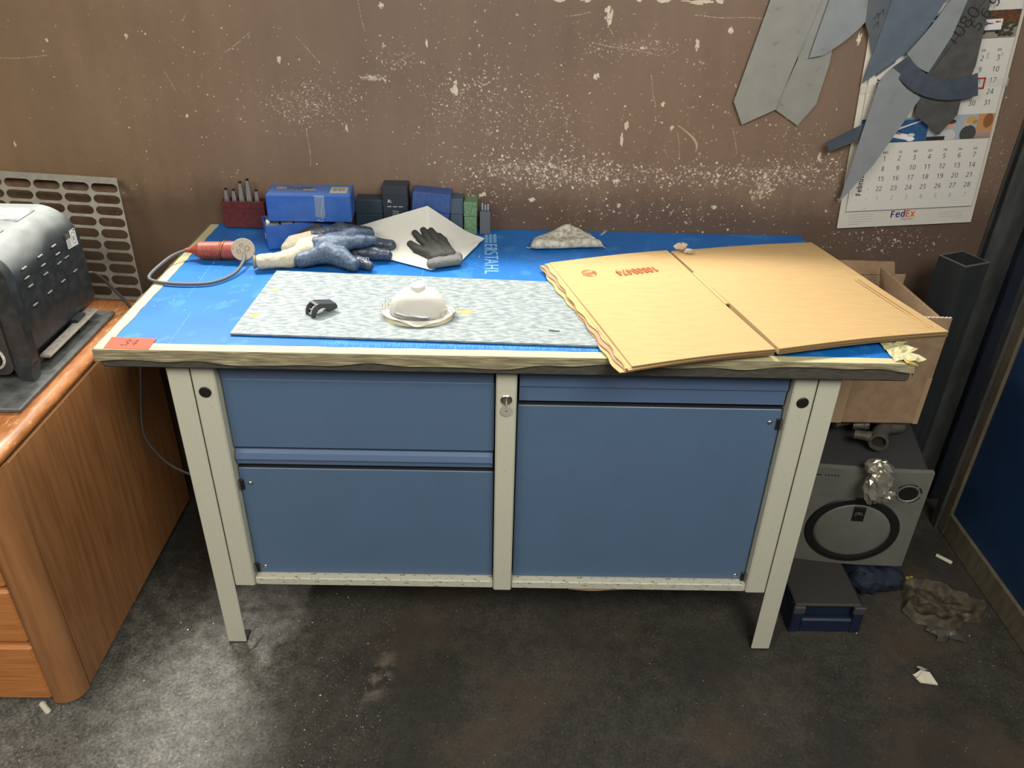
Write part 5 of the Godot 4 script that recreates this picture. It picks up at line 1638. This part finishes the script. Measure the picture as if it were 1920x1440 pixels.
	tube(s, smooth_path([Vector3(0.972, H + 0.022, -0.575), Vector3(0.982, H + 0.03, -0.575), Vector3(0.988, H + 0.032, -0.58), Vector3(0.984, H + 0.024, -0.585), Vector3(0.976, H + 0.02, -0.58)]), 0.0008, 5)
	obj("loose_thread", s, M.rag, t)
	# crumbs of white debris on the cover
	var mm := MultiMesh.new()
	mm.transform_format = MultiMesh.TRANSFORM_3D
	var q := sb(); cbox(q, Transform3D(), Vector3(0.003, 0.0014, 0.002), 0.0005); q.generate_normals()
	mm.mesh = q.commit()
	mm.instance_count = 40
	for k in 40:
		mm.set_instance_transform(k, Transform3D(Basis(Vector3.UP, rng.randf() * TAU).scaled(Vector3.ONE * rng.randf_range(0.3, 0.9)), Vector3(rng.randf_range(0.05, 0.85), H - 0.0005, rng.randf_range(-0.5, -0.03))))
	mm.set_instance_transform(0, Transform3D(Basis(Vector3.UP, 0.4).scaled(Vector3(2.6, 2.2, 2.0)), Vector3(0.135, H + 0.0008, -0.318)))
	var mi := MultiMeshInstance3D.new()
	mi.name = "white_crumbs"
	mi.multimesh = mm
	mi.material_override = M.scrap
	mi.set_meta("kind", "stuff")
	tag(mi, "small white crumbs scattered over the blue bench cover", "debris")
	add_child(mi, true)

func buckle() -> void:
	# strap buckle: two arched cheeks, a bridge plate and cross pins
	var t := thing("strap_buckle", "small black plastic strap buckle lying on the galvanised sheet", "buckle", Vector3(0.353, H + 0.0048, -0.15), Vector3(0, 0.72, 0))
	var cheek := []
	for k in 9:
		var a := PI - k * PI * 0.62 / 8.0
		cheek.append(Vector2(0.016 + 0.019 * cos(a), 0.001 + 0.024 * sin(a)))
	cheek += [Vector2(0.052, 0.0155), Vector2(0.0545, 0.0115), Vector2(0.054, 0.006), Vector2(0.042, 0.003)]
	for k in 7:
		var a := 0.35 + k * (PI - 0.35) / 6.0
		cheek.append(Vector2(0.0205 + 0.0145 * cos(a), 0.001 + 0.014 * sin(a)))
	for z in [0.0, 0.022]:
		var s := sb()
		extrude(s, cheek, Transform3D(Basis(), Vector3(0, 0, z)), 0.004)
		obj("cheek", s, M.clip, t)
	var s2 := sb()
	var br := func(u: float, v: float) -> Vector3:
		var a := lerpf(PI * 0.62, PI * 0.38, minf(u * 2.0, 1.0))
		var p := Vector2(0.016 + 0.019 * cos(a), 0.001 + 0.024 * sin(a)) if u < 0.5 else Vector2(lerpf(0.023, 0.053, (u - 0.5) * 2), lerpf(0.0235, 0.0152, (u - 0.5) * 2))
		return Vector3(p.x, p.y + 0.0004, lerpf(0.0255, 0.0005, v))
	sheet(s2, 14, 2, br, 0.0025)
	obj("bridge", s2, M.clip, t)
	for p in [[0.001, 0.004, 0.0018], [0.004, 0.012, 0.0015], [0.04, 0.008, 0.0018]]:
		var s := sb()
		lathe(s, axis_t(Vector3(p[0], p[1], 0.002), Vector3(0, 0, 1)), [Vector2(0, 0), Vector2(p[2], 0), Vector2(p[2], 0.022), Vector2(0, 0.022)], 10)
		obj("pin", s, M.steel, t)

func mask() -> void:
	var c := Vector3(0.573, H + 0.0046, -0.158)
	var t := thing("dust_mask", "white cup dust mask with a round valve lying face up on the sheet", "mask", c)
	var prof := func(ph: float) -> Vector2:
		# base half-axes by direction
		return Vector2(0.056 + 0.002 * sin(3.0 * ph), 0.05 + 0.004 * cos(2.0 * ph))
	var dome := func(u: float, v: float) -> Vector3:
		var ph := -u * TAU
		var q: Vector2 = prof.call(ph)
		var th := v * PI / 2
		var rr := pow(sin(th), 0.88)
		var h := 0.05 * pow(maxf(cos(th), 0.0), 0.85)
		# flattened front with a crease, small pleats at the left front
		var fr := smoothstep(0.2, 0.95, sin(ph)) * smoothstep(0.25, 0.7, v)
		rr *= 1.0 - 0.10 * fr
		rr *= 1.0 + 0.018 * sin(ph * 18.0) * smoothstep(0.4, 0.9, v) * smoothstep(0.2, 1.0, -cos(ph) * 0.7 + sin(ph) * 0.6)
		return Vector3(cos(ph) * q.x * rr, 0.006 + h, sin(ph) * q.y * rr)
	var s := sb(); sheet(s, 72, 20, dome, -0.0012); obj("shell", s, M.mask, t)
	var flange := func(u: float, v: float) -> Vector3:
		var ph := -u * TAU
		var q: Vector2 = prof.call(ph)
		var w := 0.006 + 0.008 * smoothstep(0.3, 1.0, sin(ph)) + 0.010 * smoothstep(0.75, 1.0, absf(cos(ph)))
		var y := 0.0075 + 0.004 * sin(ph * 3.0 + 0.6) * v + 0.0025 * sin(ph * 7.0) * v
		y = maxf(y, 0.001)
		return Vector3(cos(ph) * (q.x + w * v), y, sin(ph) * (q.y + w * v) - 0.0)
	s = sb(); sheet(s, 72, 3, flange, -0.001); obj("rim", s, M.mask, t)
	var under := func(u: float, v: float) -> Vector3:
		var ph := -u * TAU
		var q: Vector2 = prof.call(ph)
		return Vector3(cos(ph) * (q.x + 0.008 + 0.004 * v), lerpf(0.0062, 0.0002, v), sin(ph) * (q.y + 0.008 + 0.003 * v))
	s = sb(); sheet(s, 60, 2, under, -0.001); obj("inner_lining", s, M.mask_rim, t)
	s = sb()
	lathe(s, Transform3D(Basis(), Vector3(0.0, 0.0505, -0.002)), [Vector2(0.0135, 0.0), Vector2(0.0145, 0.002), Vector2(0.0145, 0.0115), Vector2(0.0135, 0.0128), Vector2(0, 0.013)], 36)
	obj("valve", s, M.white_plastic, t)
	s = sb()
	tube(s, smooth_path([Vector3(-0.042, 0.0185, 0.036), Vector3(-0.022, 0.0195, 0.049), Vector3(0.004, 0.0185, 0.0515), Vector3(0.026, 0.015, 0.047)]), [0.002, 0.0022, 0.0023, 0.0024, 0.0024, 0.0024, 0.0024, 0.0024, 0.0024, 0.0024, 0.0024, 0.0024, 0.0024, 0.0024, 0.0024, 0.0024, 0.0024, 0.0024, 0.0024, 0.0024, 0.0024, 0.0024, 0.0022, 0.002, 0.0018], 6)
	obj("nose_clip", s, mat(c8(150, 154, 158), 0.3, 0.8), t)
	s = sb()
	for q in [Vector3(0.067, 0.012, 0.004), Vector3(0.058, 0.012, 0.028)]:
		var lp := []
		for k in 17:
			var a := TAU * k / 16.0
			lp.append(q + Vector3(cos(a) * 0.011, sin(a) * 0.0095 + 0.004, cos(a) * -0.004))
		tube(s, lp, 0.0008, 5)
	for q in [Vector3(-0.064, 0.012, -0.012), Vector3(-0.068, 0.01, 0.004)]:
		var lp := []
		for k in 13:
			var a := TAU * k / 12.0
			lp.append(q + Vector3(cos(a) * 0.004, sin(a) * 0.009 + 0.004, cos(a) * 0.006))
		tube(s, lp, 0.0012, 5)
	obj("head_strap", s, mat(c8(190, 186, 172), 0.7), t)

func towel() -> void:
	# ruled between the edge that leans on the boxes and the edge on the bench
	var top := [[0.0, Vector3(0.380, 0.8245, -0.60)], [0.52, Vector3(0.553, 0.879, -0.604)], [0.86, Vector3(0.644, 0.8185, -0.602)], [1.0, Vector3(0.692, H + 0.0035, -0.58)]]
	var bot := [[0.0, Vector3(0.462, H + 0.0014, -0.452)], [0.52, Vector3(0.578, H + 0.0014, -0.386)], [0.86, Vector3(0.646, H + 0.0014, -0.452)], [1.0, Vector3(0.672, H + 0.0014, -0.533)]]
	var at := func(l: Array, u: float) -> Vector3:
		for k in range(1, l.size()):
			if u <= l[k][0] + 0.0001:
				return l[k - 1][1].lerp(l[k][1], (u - l[k - 1][0]) / (l[k][0] - l[k - 1][0]))
		return l[-1][1]
	var f := func(u: float, v: float) -> Vector3:
		var a: Vector3 = at.call(top, u)
		var b: Vector3 = at.call(bot, u)
		var p := a.lerp(b, v)
		p.y = H + 0.0014 + (a.y - H - 0.0014) * pow(1.0 - v, 2.2) + 0.0022 * absf(sin(u * 9.0 + v * 3.0)) * sin(v * PI)
		p.y += 0.0012 * sin(u * 40.0) * smoothstep(0.8, 1.0, u) * (1.0 - v) + 0.0006
		return p
	var s := sb(); sheet(s, 50, 30, f, 0.0009)
	var o := obj("paper_towel", s, M.towel)
	tag(o, "white paper towel spread under the black glove and up against the boxes", "paper towel")

func gloves() -> void:
	var y := H
	# --- front glove, knuckles up: cuff left, thumb drooping to the front right
	var t := thing("work_glove", "blue coated work glove with its thumb to the front, upper one of the pair", "glove", Vector3.ZERO, Vector3.ZERO, "blue coated gloves")
	var s := sb()
	var V := func(x: float, h: float, z: float) -> Vector3: return Vector3(x, y + h, z)
	blob(s, [[V.call(0.292, 0.02, -0.385), V.call(0.345, 0.032, -0.40), 0.016, 0.021], [V.call(0.345, 0.032, -0.40), V.call(0.38, 0.026, -0.39), 0.021, 0.019], [V.call(0.38, 0.026, -0.39), V.call(0.407, 0.0165, -0.374), 0.019, 0.0155],
		[V.call(0.32, 0.04, -0.43), V.call(0.365, 0.045, -0.43), 0.019, 0.019], [V.call(0.345, 0.038, -0.41), V.call(0.385, 0.046, -0.425), 0.018, 0.015], [V.call(0.385, 0.046, -0.425), V.call(0.415, 0.0455, -0.44), 0.015, 0.0135], [V.call(0.415, 0.0455, -0.44), V.call(0.441, 0.042, -0.455), 0.0135, 0.0115],
		[V.call(0.35, 0.047, -0.44), V.call(0.395, 0.05, -0.47), 0.016, 0.0135], [V.call(0.395, 0.05, -0.47), V.call(0.428, 0.043, -0.495), 0.0135, 0.011]], 0.0028, 0.01, 1.0, y, 0.0011, 26.0, y + 0.001, 4)
	obj("coated_hand", s, M.dip, t)
	s = sb()
	blob(s, [[V.call(0.206, 0.0185, -0.376), V.call(0.262, 0.0185, -0.392), 0.0165, 0.0175], [V.call(0.262, 0.02, -0.395), V.call(0.298, 0.031, -0.412), 0.0175, 0.02], [V.call(0.29, 0.034, -0.43), V.call(0.325, 0.043, -0.436), 0.0195, 0.0175]], 0.0028, 0.012, 1.0, y, 0.0012, 50.0, y + 0.0006, 6)
	var cuff := obj("knit_cuff", s, M.knit, t)
	s = sb()
	lathe(s, axis_t(V.call(0.1905, 0.0195, -0.3715), Vector3(-1, 0.1, 0.25)), [Vector2(0.0145, -0.004), Vector2(0.015, 0.0012), Vector2(0.010, 0.0016), Vector2(0.0085, -0.002), Vector2(0, -0.003)], 24, true)
	obj("cuff_opening", s, mat(c8(120, 112, 92), 0.95), t)
	# printed patch on the back of the hand
	s = sb()
	var pt := Transform3D(Basis(Vector3(0.94, 0.1, -0.3).normalized(), Vector3(0.2, 0.45, -0.87).normalized(), Vector3(0.12, 0.86, 0.48).normalized()).orthonormalized(), V.call(0.329, 0.0602, -0.43))
	extrude(s, [Vector2(-0.008, -0.007), Vector2(0.004, -0.009), Vector2(0.007, 0.004), Vector2(-0.003, 0.008)], pt, 0.0015)
	obj("printed_patch", s, mat(c8(66, 60, 62), 0.7), t)
	# --- second glove underneath, palm side out
	t = thing("work_glove", "blue coated work glove with shiny dark fingers to the right, lower one of the pair", "glove", Vector3.ZERO, Vector3.ZERO, "blue coated gloves")
	s = sb()
	blob(s, [[V.call(0.305, 0.038, -0.478), V.call(0.355, 0.042, -0.52), 0.018, 0.017], [V.call(0.355, 0.042, -0.52), V.call(0.42, 0.035, -0.53), 0.017, 0.012],
		[V.call(0.345, 0.022, -0.48), V.call(0.40, 0.018, -0.47), 0.019, 0.018],
		[V.call(0.40, 0.018, -0.49), V.call(0.44, 0.0175, -0.497), 0.0145, 0.0142], [V.call(0.44, 0.0175, -0.497), V.call(0.474, 0.0155, -0.496), 0.0142, 0.0135],
		[V.call(0.40, 0.016, -0.45), V.call(0.44, 0.016, -0.443), 0.0142, 0.0142], [V.call(0.44, 0.016, -0.443), V.call(0.473, 0.0145, -0.438), 0.0142, 0.013],
		[V.call(0.39, 0.013, -0.425), V.call(0.42, 0.0125, -0.397), 0.0125, 0.0122], [V.call(0.42, 0.0125, -0.397), V.call(0.442, 0.0115, -0.381), 0.0122, 0.0105]], 0.0028, 0.008, 1.0, y, 0.001, 30.0, y + 0.001, 9)
	obj("coated_hand", s, M.dip_dark, t)
	s = sb()
	blob(s, [[V.call(0.255, 0.028, -0.468), V.call(0.305, 0.038, -0.478), 0.0165, 0.0175], [V.call(0.245, 0.018, -0.455), V.call(0.285, 0.026, -0.46), 0.015, 0.017]], 0.003, 0.01, 1.0, y, 0.0012, 50.0, y + 0.0006, 7)
	obj("knit_cuff", s, M.knit, t)
	s = sb()
	var lt := Transform3D(Basis(Vector3(0.95, 0, -0.3), Vector3(0.25, 0.55, -0.8), Vector3(0.1, 0.84, 0.53)).orthonormalized(), V.call(0.432, 0.0232, -0.386))
	for w in [[-0.009, 0.009, 0.0045, 0.0055], [-0.009, 0.009, -0.0055, -0.0045], [-0.009, -0.008, -0.005, 0.005], [0.008, 0.009, -0.005, 0.005], [-0.005, -0.001, -0.0025, 0.0025], [0.001, 0.005, -0.0025, 0.0025]]:
		extrude(s, [Vector2(w[0], w[2]), Vector2(w[1], w[2]), Vector2(w[1], w[3]), Vector2(w[0], w[3])], lt, 0.0012)
	obj("moulded_mark", s, mat(c8(120, 128, 134), 0.4), t)
	# brown leather scrap behind
	s = sb()
	blob(s, [[V.call(0.262, 0.03, -0.505), V.call(0.305, 0.046, -0.512), 0.01, 0.012], [V.call(0.258, 0.013, -0.503), V.call(0.30, 0.014, -0.51), 0.011, 0.012]], 0.004, 0.01, 1.0, y, 0.002, 40.0, y + 0.0006, 12)
	tag(obj("leather_scrap", s, mat(c8(66, 50, 42), 0.8)), "dark brown leather scrap tucked behind the blue gloves", "leather")
	# --- black glove on the towel
	t = thing("work_glove", "single black work glove with a grey cuff lying on the paper towel", "glove")
	s = sb()
	var m := 0.012
	blob(s, [[V.call(0.60, 0.013, -0.435), V.call(0.575, 0.019, -0.492), 0.019, 0.014], [V.call(0.618, 0.013, -0.44), V.call(0.598, 0.018, -0.49), 0.017, 0.014], [V.call(0.585, 0.012, -0.428), V.call(0.565, 0.015, -0.475), 0.016, 0.014],
		[V.call(0.561, 0.019, -0.488), V.call(0.542, 0.028, -0.512), 0.0092, 0.0088], [V.call(0.542, 0.028, -0.512), V.call(0.528, 0.034, -0.532), 0.0088, 0.0076],
		[V.call(0.574, 0.021, -0.498), V.call(0.559, 0.03, -0.522), 0.0092, 0.0088], [V.call(0.559, 0.03, -0.522), V.call(0.547, 0.037, -0.544), 0.0088, 0.0076],
		[V.call(0.590, 0.021, -0.499), V.call(0.577, 0.03, -0.522), 0.0092, 0.0088], [V.call(0.577, 0.03, -0.522), V.call(0.566, 0.037, -0.542), 0.0088, 0.0076],
		[V.call(0.608, 0.018, -0.488), V.call(0.598, 0.026, -0.508), 0.0086, 0.0082], [V.call(0.598, 0.026, -0.508), V.call(0.588, 0.031, -0.524), 0.0082, 0.007],
		[V.call(0.568, 0.014, -0.452), V.call(0.54, 0.0145, -0.475), 0.0125, 0.0112], [V.call(0.54, 0.0145, -0.475), V.call(0.52, 0.016, -0.505), 0.0112, 0.009]], 0.0024, 0.0035, 1.0, y + 0.002, 0.0006, 30.0, y + 0.0025, 14)
	obj("hand", s, M.glove_black, t)
	s = sb()
	blob(s, [[V.call(0.58, 0.0115, -0.40), V.call(0.634, 0.0125, -0.42), 0.013, 0.013], [V.call(0.588, 0.0115, -0.425), V.call(0.632, 0.0125, -0.44), 0.014, 0.014]], 0.0028, 0.008, 1.2, y, 0.0012, 90.0, y + 0.0025, 15)
	obj("cuff", s, M.cuff_grey, t)

func flat_carton() -> void:
	var t := thing("flattened_carton", "large flattened cardboard box with a central slot lying on the right of the bench", "cardboard")
	# corners of the upper sheet (x, z)
	var p0 := Vector3(0.842, H + 0.0215, -0.40)
	var n0 := Vector3(1.122, H + 0.018, -0.492)
	var n1 := Vector3(1.131, H + 0.019, -0.491)
	var p1 := Vector3(1.482, H + 0.021, -0.555)
	var p2 := Vector3(1.602, H + 0.0175, -0.1)
	var m0 := Vector3(1.238, H + 0.021, -0.008)
	var m1 := Vector3(1.246, H + 0.021, -0.01)
	var p3 := Vector3(0.967, H + 0.018, 0.06)
	var panel := func(a: Vector3, b: Vector3, c: Vector3, d: Vector3, lift: float) -> Callable:
		# u from a to b, v from d/c (front) to a/b (back)
		return func(u: float, v: float) -> Vector3:
			var q := d.lerp(c, u).lerp(a.lerp(b, u), v)
			q.y += lift * sin(u * PI) * 0.6 + 0.0015 * sin(v * 5.0 + u * 3.0)
			return q
	var drop := Vector3(0, 0.0042, 0)
	for k in 3:
		var dn := Vector3(0, -0.0044 * k, 0)
		var jx := Vector3([0.0, -0.004, 0.003][k], 0, [0.0, 0.004, -0.003][k])
		var s := sb()
		sheet(s, 16, 16, panel.call(p0 + dn + jx, n0 + dn, m0 + dn, p3 + dn + jx * 1.5, 0.003), 0.0036)
		obj("left_panel", s, M.card, t)
		s = sb()
		sheet(s, 16, 16, panel.call(n1 + dn, p1 + dn + jx, p2 + dn + jx * 0.5, m1 + dn, 0.004), 0.0036)
		obj("right_panel", s, M.card, t)
		# corrugated core showing at the front edge
		s = sb()
		for e in [[p3 + jx * 1.5, m0], [m1, p2 + jx * 0.5]]:
			var q0: Vector3 = e[0] + dn
			var q1: Vector3 = e[1] + dn
			for i in 40:
				var c: Vector3 = q0.lerp(q1, (i + 0.5) / 40.0)
				var u := (i + 0.5) / 40.0
				c.y += (0.003 if e[0] == p3 + jx * 1.5 else 0.004) * sin(u * PI) * 0.6 + 0.0015 * sin(u * 3.0)
				var ax := (q1 - q0).normalized()
				cbox(s, Transform3D(Basis(ax, Vector3.UP, ax.cross(Vector3.UP)), c - Vector3(0, 0.0018, 0)), Vector3((q1 - q0).length() / 40.0 * 0.98, 0.003, 0.002), 0.0002)
		obj("corrugated_edge", s, M.card_edge, t)
	# fold between the panels: joined in the middle, slotted at both ends
	var s := sb()
	var f := func(u: float, v: float) -> Vector3:
		var w := lerpf(0.40, 0.72, v)
		var l := m0.lerp(n0, w) + Vector3(0.0, 0.0012, 0)
		var r := m1.lerp(n1, w) + Vector3(0.0, 0.0012, 0)
		var q := l.lerp(r, u)
		q.y += 0.0012 * sin(u * PI) + 0.0015 * sin(w * 5.0 + 3.0)
		return q
	sheet(s, 6, 14, f, 0.003)
	obj("fold", s, M.card, t)
	# ragged layers along the left edge
	for k in 3:
		s = sb()
		var rag := func(u: float, v: float) -> Vector3:
			var q := p3.lerp(p0, v) + Vector3(-0.012 + 0.016 * u, -0.004 * k - 0.002 - 0.003 * (1.0 - u), 0)
			q.x += (0.003 * sin(v * 9.0 + k * 2.0) + 0.0022 * sin(v * 47.0 + k)) * (1.0 - u) - 0.004 * k * (1.0 - u)
			return q
		sheet(s, 3, 44, rag, 0.0012, true)
		obj("torn_layer", s, M.card_dull if k == 1 else M.card, t)
	# scored lines near the right and left sides
	s = sb()
	for q in [[0.06, 0.0], [0.085, 0.0]]:
		for i in 10:
			var a := p2.lerp(p1, 0.04 + 0.05 * i).lerp(m1.lerp(n1, 0.04 + 0.05 * i), q[0])
			var b := p2.lerp(p1, 0.04 + 0.05 * (i + 1)).lerp(m1.lerp(n1, 0.04 + 0.05 * (i + 1)), q[0])
			tube(s, [a + Vector3(0, 0.0012, 0), b + Vector3(0, 0.0012, 0)], 0.0012, 5)
	obj("score_line", s, M.card, t)
	# print: number read from the wall side, and the round recycling mark
	var dirx := (p0 - n0).normalized()
	var nrm := Vector3.UP
	var bas := Basis(dirx, nrm.cross(dirx) * 1.0, nrm).orthonormalized()
	var q := Vector3(1.08, H + 0.0222, -0.374)
	text_obj("printed_number", "10800474", 0.026, Transform3D(bas, q), font(true), M.red_ink, t, false, 0.62)
	s = sb()
	var rc := Transform3D(bas, Vector3(0.926, H + 0.0218, -0.342))
	for k in 3:
		var pts := []
		for i in 10:
			var a := deg_to_rad(k * 120.0 + i * 11.0)
			pts.append(Vector2(cos(a), sin(a)) * 0.0155)
		stroke(s, pts, 0.0016, rc)
		pts = []
		for i in 8:
			var a := deg_to_rad(k * 120.0 + 30.0 + i * 11.0)
			pts.append(Vector2(cos(a) * 0.009, sin(a) * 0.009) + Vector2.from_angle(deg_to_rad(k * 120.0 + 60.0)) * 0.003)
		stroke(s, pts, 0.001, rc)
	var mk := obj("recycling_mark", s, M.red_ink, t)
	text_obj("mark_lettering", "RESY", 0.0075, rc, font(true), M.red_ink, mk, true)
	# crumpled scrap on the back edge
	s = sb()
	crumple(s, Vector3(1.152, H + 0.031, -0.488), Vector3(0.016, 0.009, 0.008), 4, 0.35, 10, 6)
	crumple(s, Vector3(1.168, H + 0.026, -0.472), Vector3(0.012, 0.006, 0.006), 6, 0.35, 9, 6)
	tag(obj("paper_scrap", s, mat(c8(176, 160, 140), 0.85)), "little crumpled paper scrap on the back edge of the flattened cardboard", "paper scrap")

# ------------------------------------------------------------------ floor
func floor_items() -> void:
	var s := sb()
	# dirty plastic-backed rag by the blue partition
	var c := Vector3(1.862, 0.0, -0.175)
	var f := func(u: float, v: float) -> Vector3:
		var a := -u * TAU
		var r := v * (1.0 + 0.13 * sin(a * 3.0 + 1.0) + 0.08 * sin(a * 5.0) + 0.05 * sin(a * 11.0))
		var h := 0.012 + 0.016 * smoothstep(0.62, 0.85, v) * (1.0 - smoothstep(0.86, 1.0, v)) + 0.006 * sin(a * 4.0 + v * 9.0) * v + 0.004 * sin(a * 9.0) * v
		return c + Vector3(cos(a) * 0.098 * r, maxf(h * (1.0 - 0.8 * smoothstep(0.9, 1.0, v)), 0.0015), sin(a) * 0.078 * r)
	sheet(s, 64, 16, f, -0.0009)
	tag(obj("dirty_rag", s, M.dirty), "dirty yellow grey rag crumpled on the floor by the blue partition", "rag")
	s = sb()
	sheet(s, 10, 10, func(u: float, v: float) -> Vector3: return Vector3(1.80 + 0.07 * u + 0.01 * sin(v * 7.0), 0.003 + 0.009 * absf(sin(u * 5.0 + v * 4.0)), -0.06 - 0.05 * v + 0.008 * sin(u * 8.0)), 0.0008, true)
	tag(obj("plastic_film", s, mat(c8(72, 70, 64), 0.35)), "grey crumpled plastic film in front of the dirty rag", "plastic film")
	# folded white paper
	s = sb()
	var w := Vector3(1.722, 0, 0.045)
	tri(s, w + Vector3(-0.02, 0.004, -0.005), w + Vector3(0.0, 0.002, 0.006), w + Vector3(0.0, 0.016, -0.012))
	quad(s, w + Vector3(0.0, 0.002, 0.012), w + Vector3(0.028, 0.003, 0.02), w + Vector3(0.017, 0.014, -0.006), w + Vector3(-0.002, 0.017, -0.008))
	quad(s, w + Vector3(-0.008, 0.012, -0.022), w + Vector3(0.002, 0.017, -0.008), w + Vector3(0.016, 0.014, -0.012), w + Vector3(0.006, 0.006, -0.03))
	tri(s, w + Vector3(-0.016, 0.003, 0.005), w + Vector3(0.0, 0.0015, 0.016), w + Vector3(-0.002, 0.015, -0.004))
	quad(s, w + Vector3(-0.018, 0.001, -0.01), w + Vector3(-0.01, 0.001, 0.014), w + Vector3(0.028, 0.001, 0.02), w + Vector3(0.01, 0.001, -0.02))
	tag(obj("crumpled_paper", s, M.scrap), "small folded white paper lying alone on the dark floor", "paper scrap")
	s = sb()
	cbox(s, Transform3D(Basis.from_euler(Vector3(0.2, 0.9, 0.3)), Vector3(-0.228, 0.008, 0.158)), Vector3(0.012, 0.009, 0.034), 0.003)
	tag(obj("paper_scrap", s, M.scrap), "white wedge of paper on the floor under the sideboard's drawer", "paper scrap")
	s = sb()
	lathe(s, axis_t(Vector3(1.955, 0.006, -0.345), Vector3(0.55, 0, 0.6)), [Vector2(0, -0.022), Vector2(0.005, -0.021), Vector2(0.0055, 0.02), Vector2(0, 0.022)], 10)
	tag(obj("white_stub", s, M.scrap), "short white stub on the floor against the partition's bottom rail", "stub")
	s = sb()
	crumple(s, Vector3(1.822, 0.01, -0.262), Vector3(0.013, 0.01, 0.009), 3, 0.3, 9, 6)
	tag(obj("yellow_scrap", s, mat(c8(150, 138, 70), 0.8)), "small yellow scrap on the floor behind the dirty rag", "scrap")
	s = sb()
	sheet(s, 6, 3, func(u: float, v: float) -> Vector3: return Vector3(0.90 + 0.13 * u, 0.185 - 0.012 * (1.0 - absf(u - 0.4)) * v, -0.062 + 0.02 * v), 0.003, true)
	tag(obj("cardboard_scrap", s, M.card_dull), "torn cardboard scrap wedged under the right door's bottom rail", "cardboard")
	s = sb()
	tri_out(s, Vector3(0.163, 0.001, -0.005), Vector3(0.192, 0.02, -0.045), Vector3(0.176, 0.002, -0.018), Vector3(0.17, -1, 0))
	tri_out(s, Vector3(0.163, 0.0005, -0.005), Vector3(0.192, 0.0195, -0.045), Vector3(0.176, 0.0015, -0.018), Vector3(0.17, 1, 0))
	tag(obj("metal_sliver", s, M.steel), "thin metal sliver beside the foot of the left bench leg", "metal scrap")
	# swept metal shavings that glint on the floor
	var q := sb(); cbox(q, Transform3D(), Vector3(0.0022, 0.0006, 0.0013), 0.0002); q.generate_normals()
	var mm := MultiMesh.new()
	mm.transform_format = MultiMesh.TRANSFORM_3D
	mm.mesh = q.commit()
	mm.instance_count = 9000
	for k in 9000:
		var x := 0.0
		var z := 0.0
		if k < 7400:
			z = 0.42 - 0.62 * pow(rng.randf(), 1.7)
			x = rng.randf_range(-0.32, 0.5)
		else:
			z = rng.randf_range(-0.35, 0.5)
			x = rng.randf_range(-0.3, 2.0)
		var sc := rng.randf_range(0.25, 0.9) * (1.0 if rng.randf() > 0.03 else 2.2)
		mm.set_instance_transform(k, Transform3D(Basis.from_euler(Vector3(rng.randfn() * 0.4, rng.randf() * TAU, rng.randfn() * 0.4)).scaled(Vector3.ONE * sc), Vector3(x, 0.0006, z)))
	var mi := MultiMeshInstance3D.new()
	mi.name = "metal_shavings"
	mi.multimesh = mm
	mi.material_override = mat(c8(176, 176, 170), 0.35, 0.7)
	mi.set_meta("kind", "stuff")
	tag(mi, "fine glinting metal shavings strewn over the concrete floor", "shavings")
	add_child(mi, true)
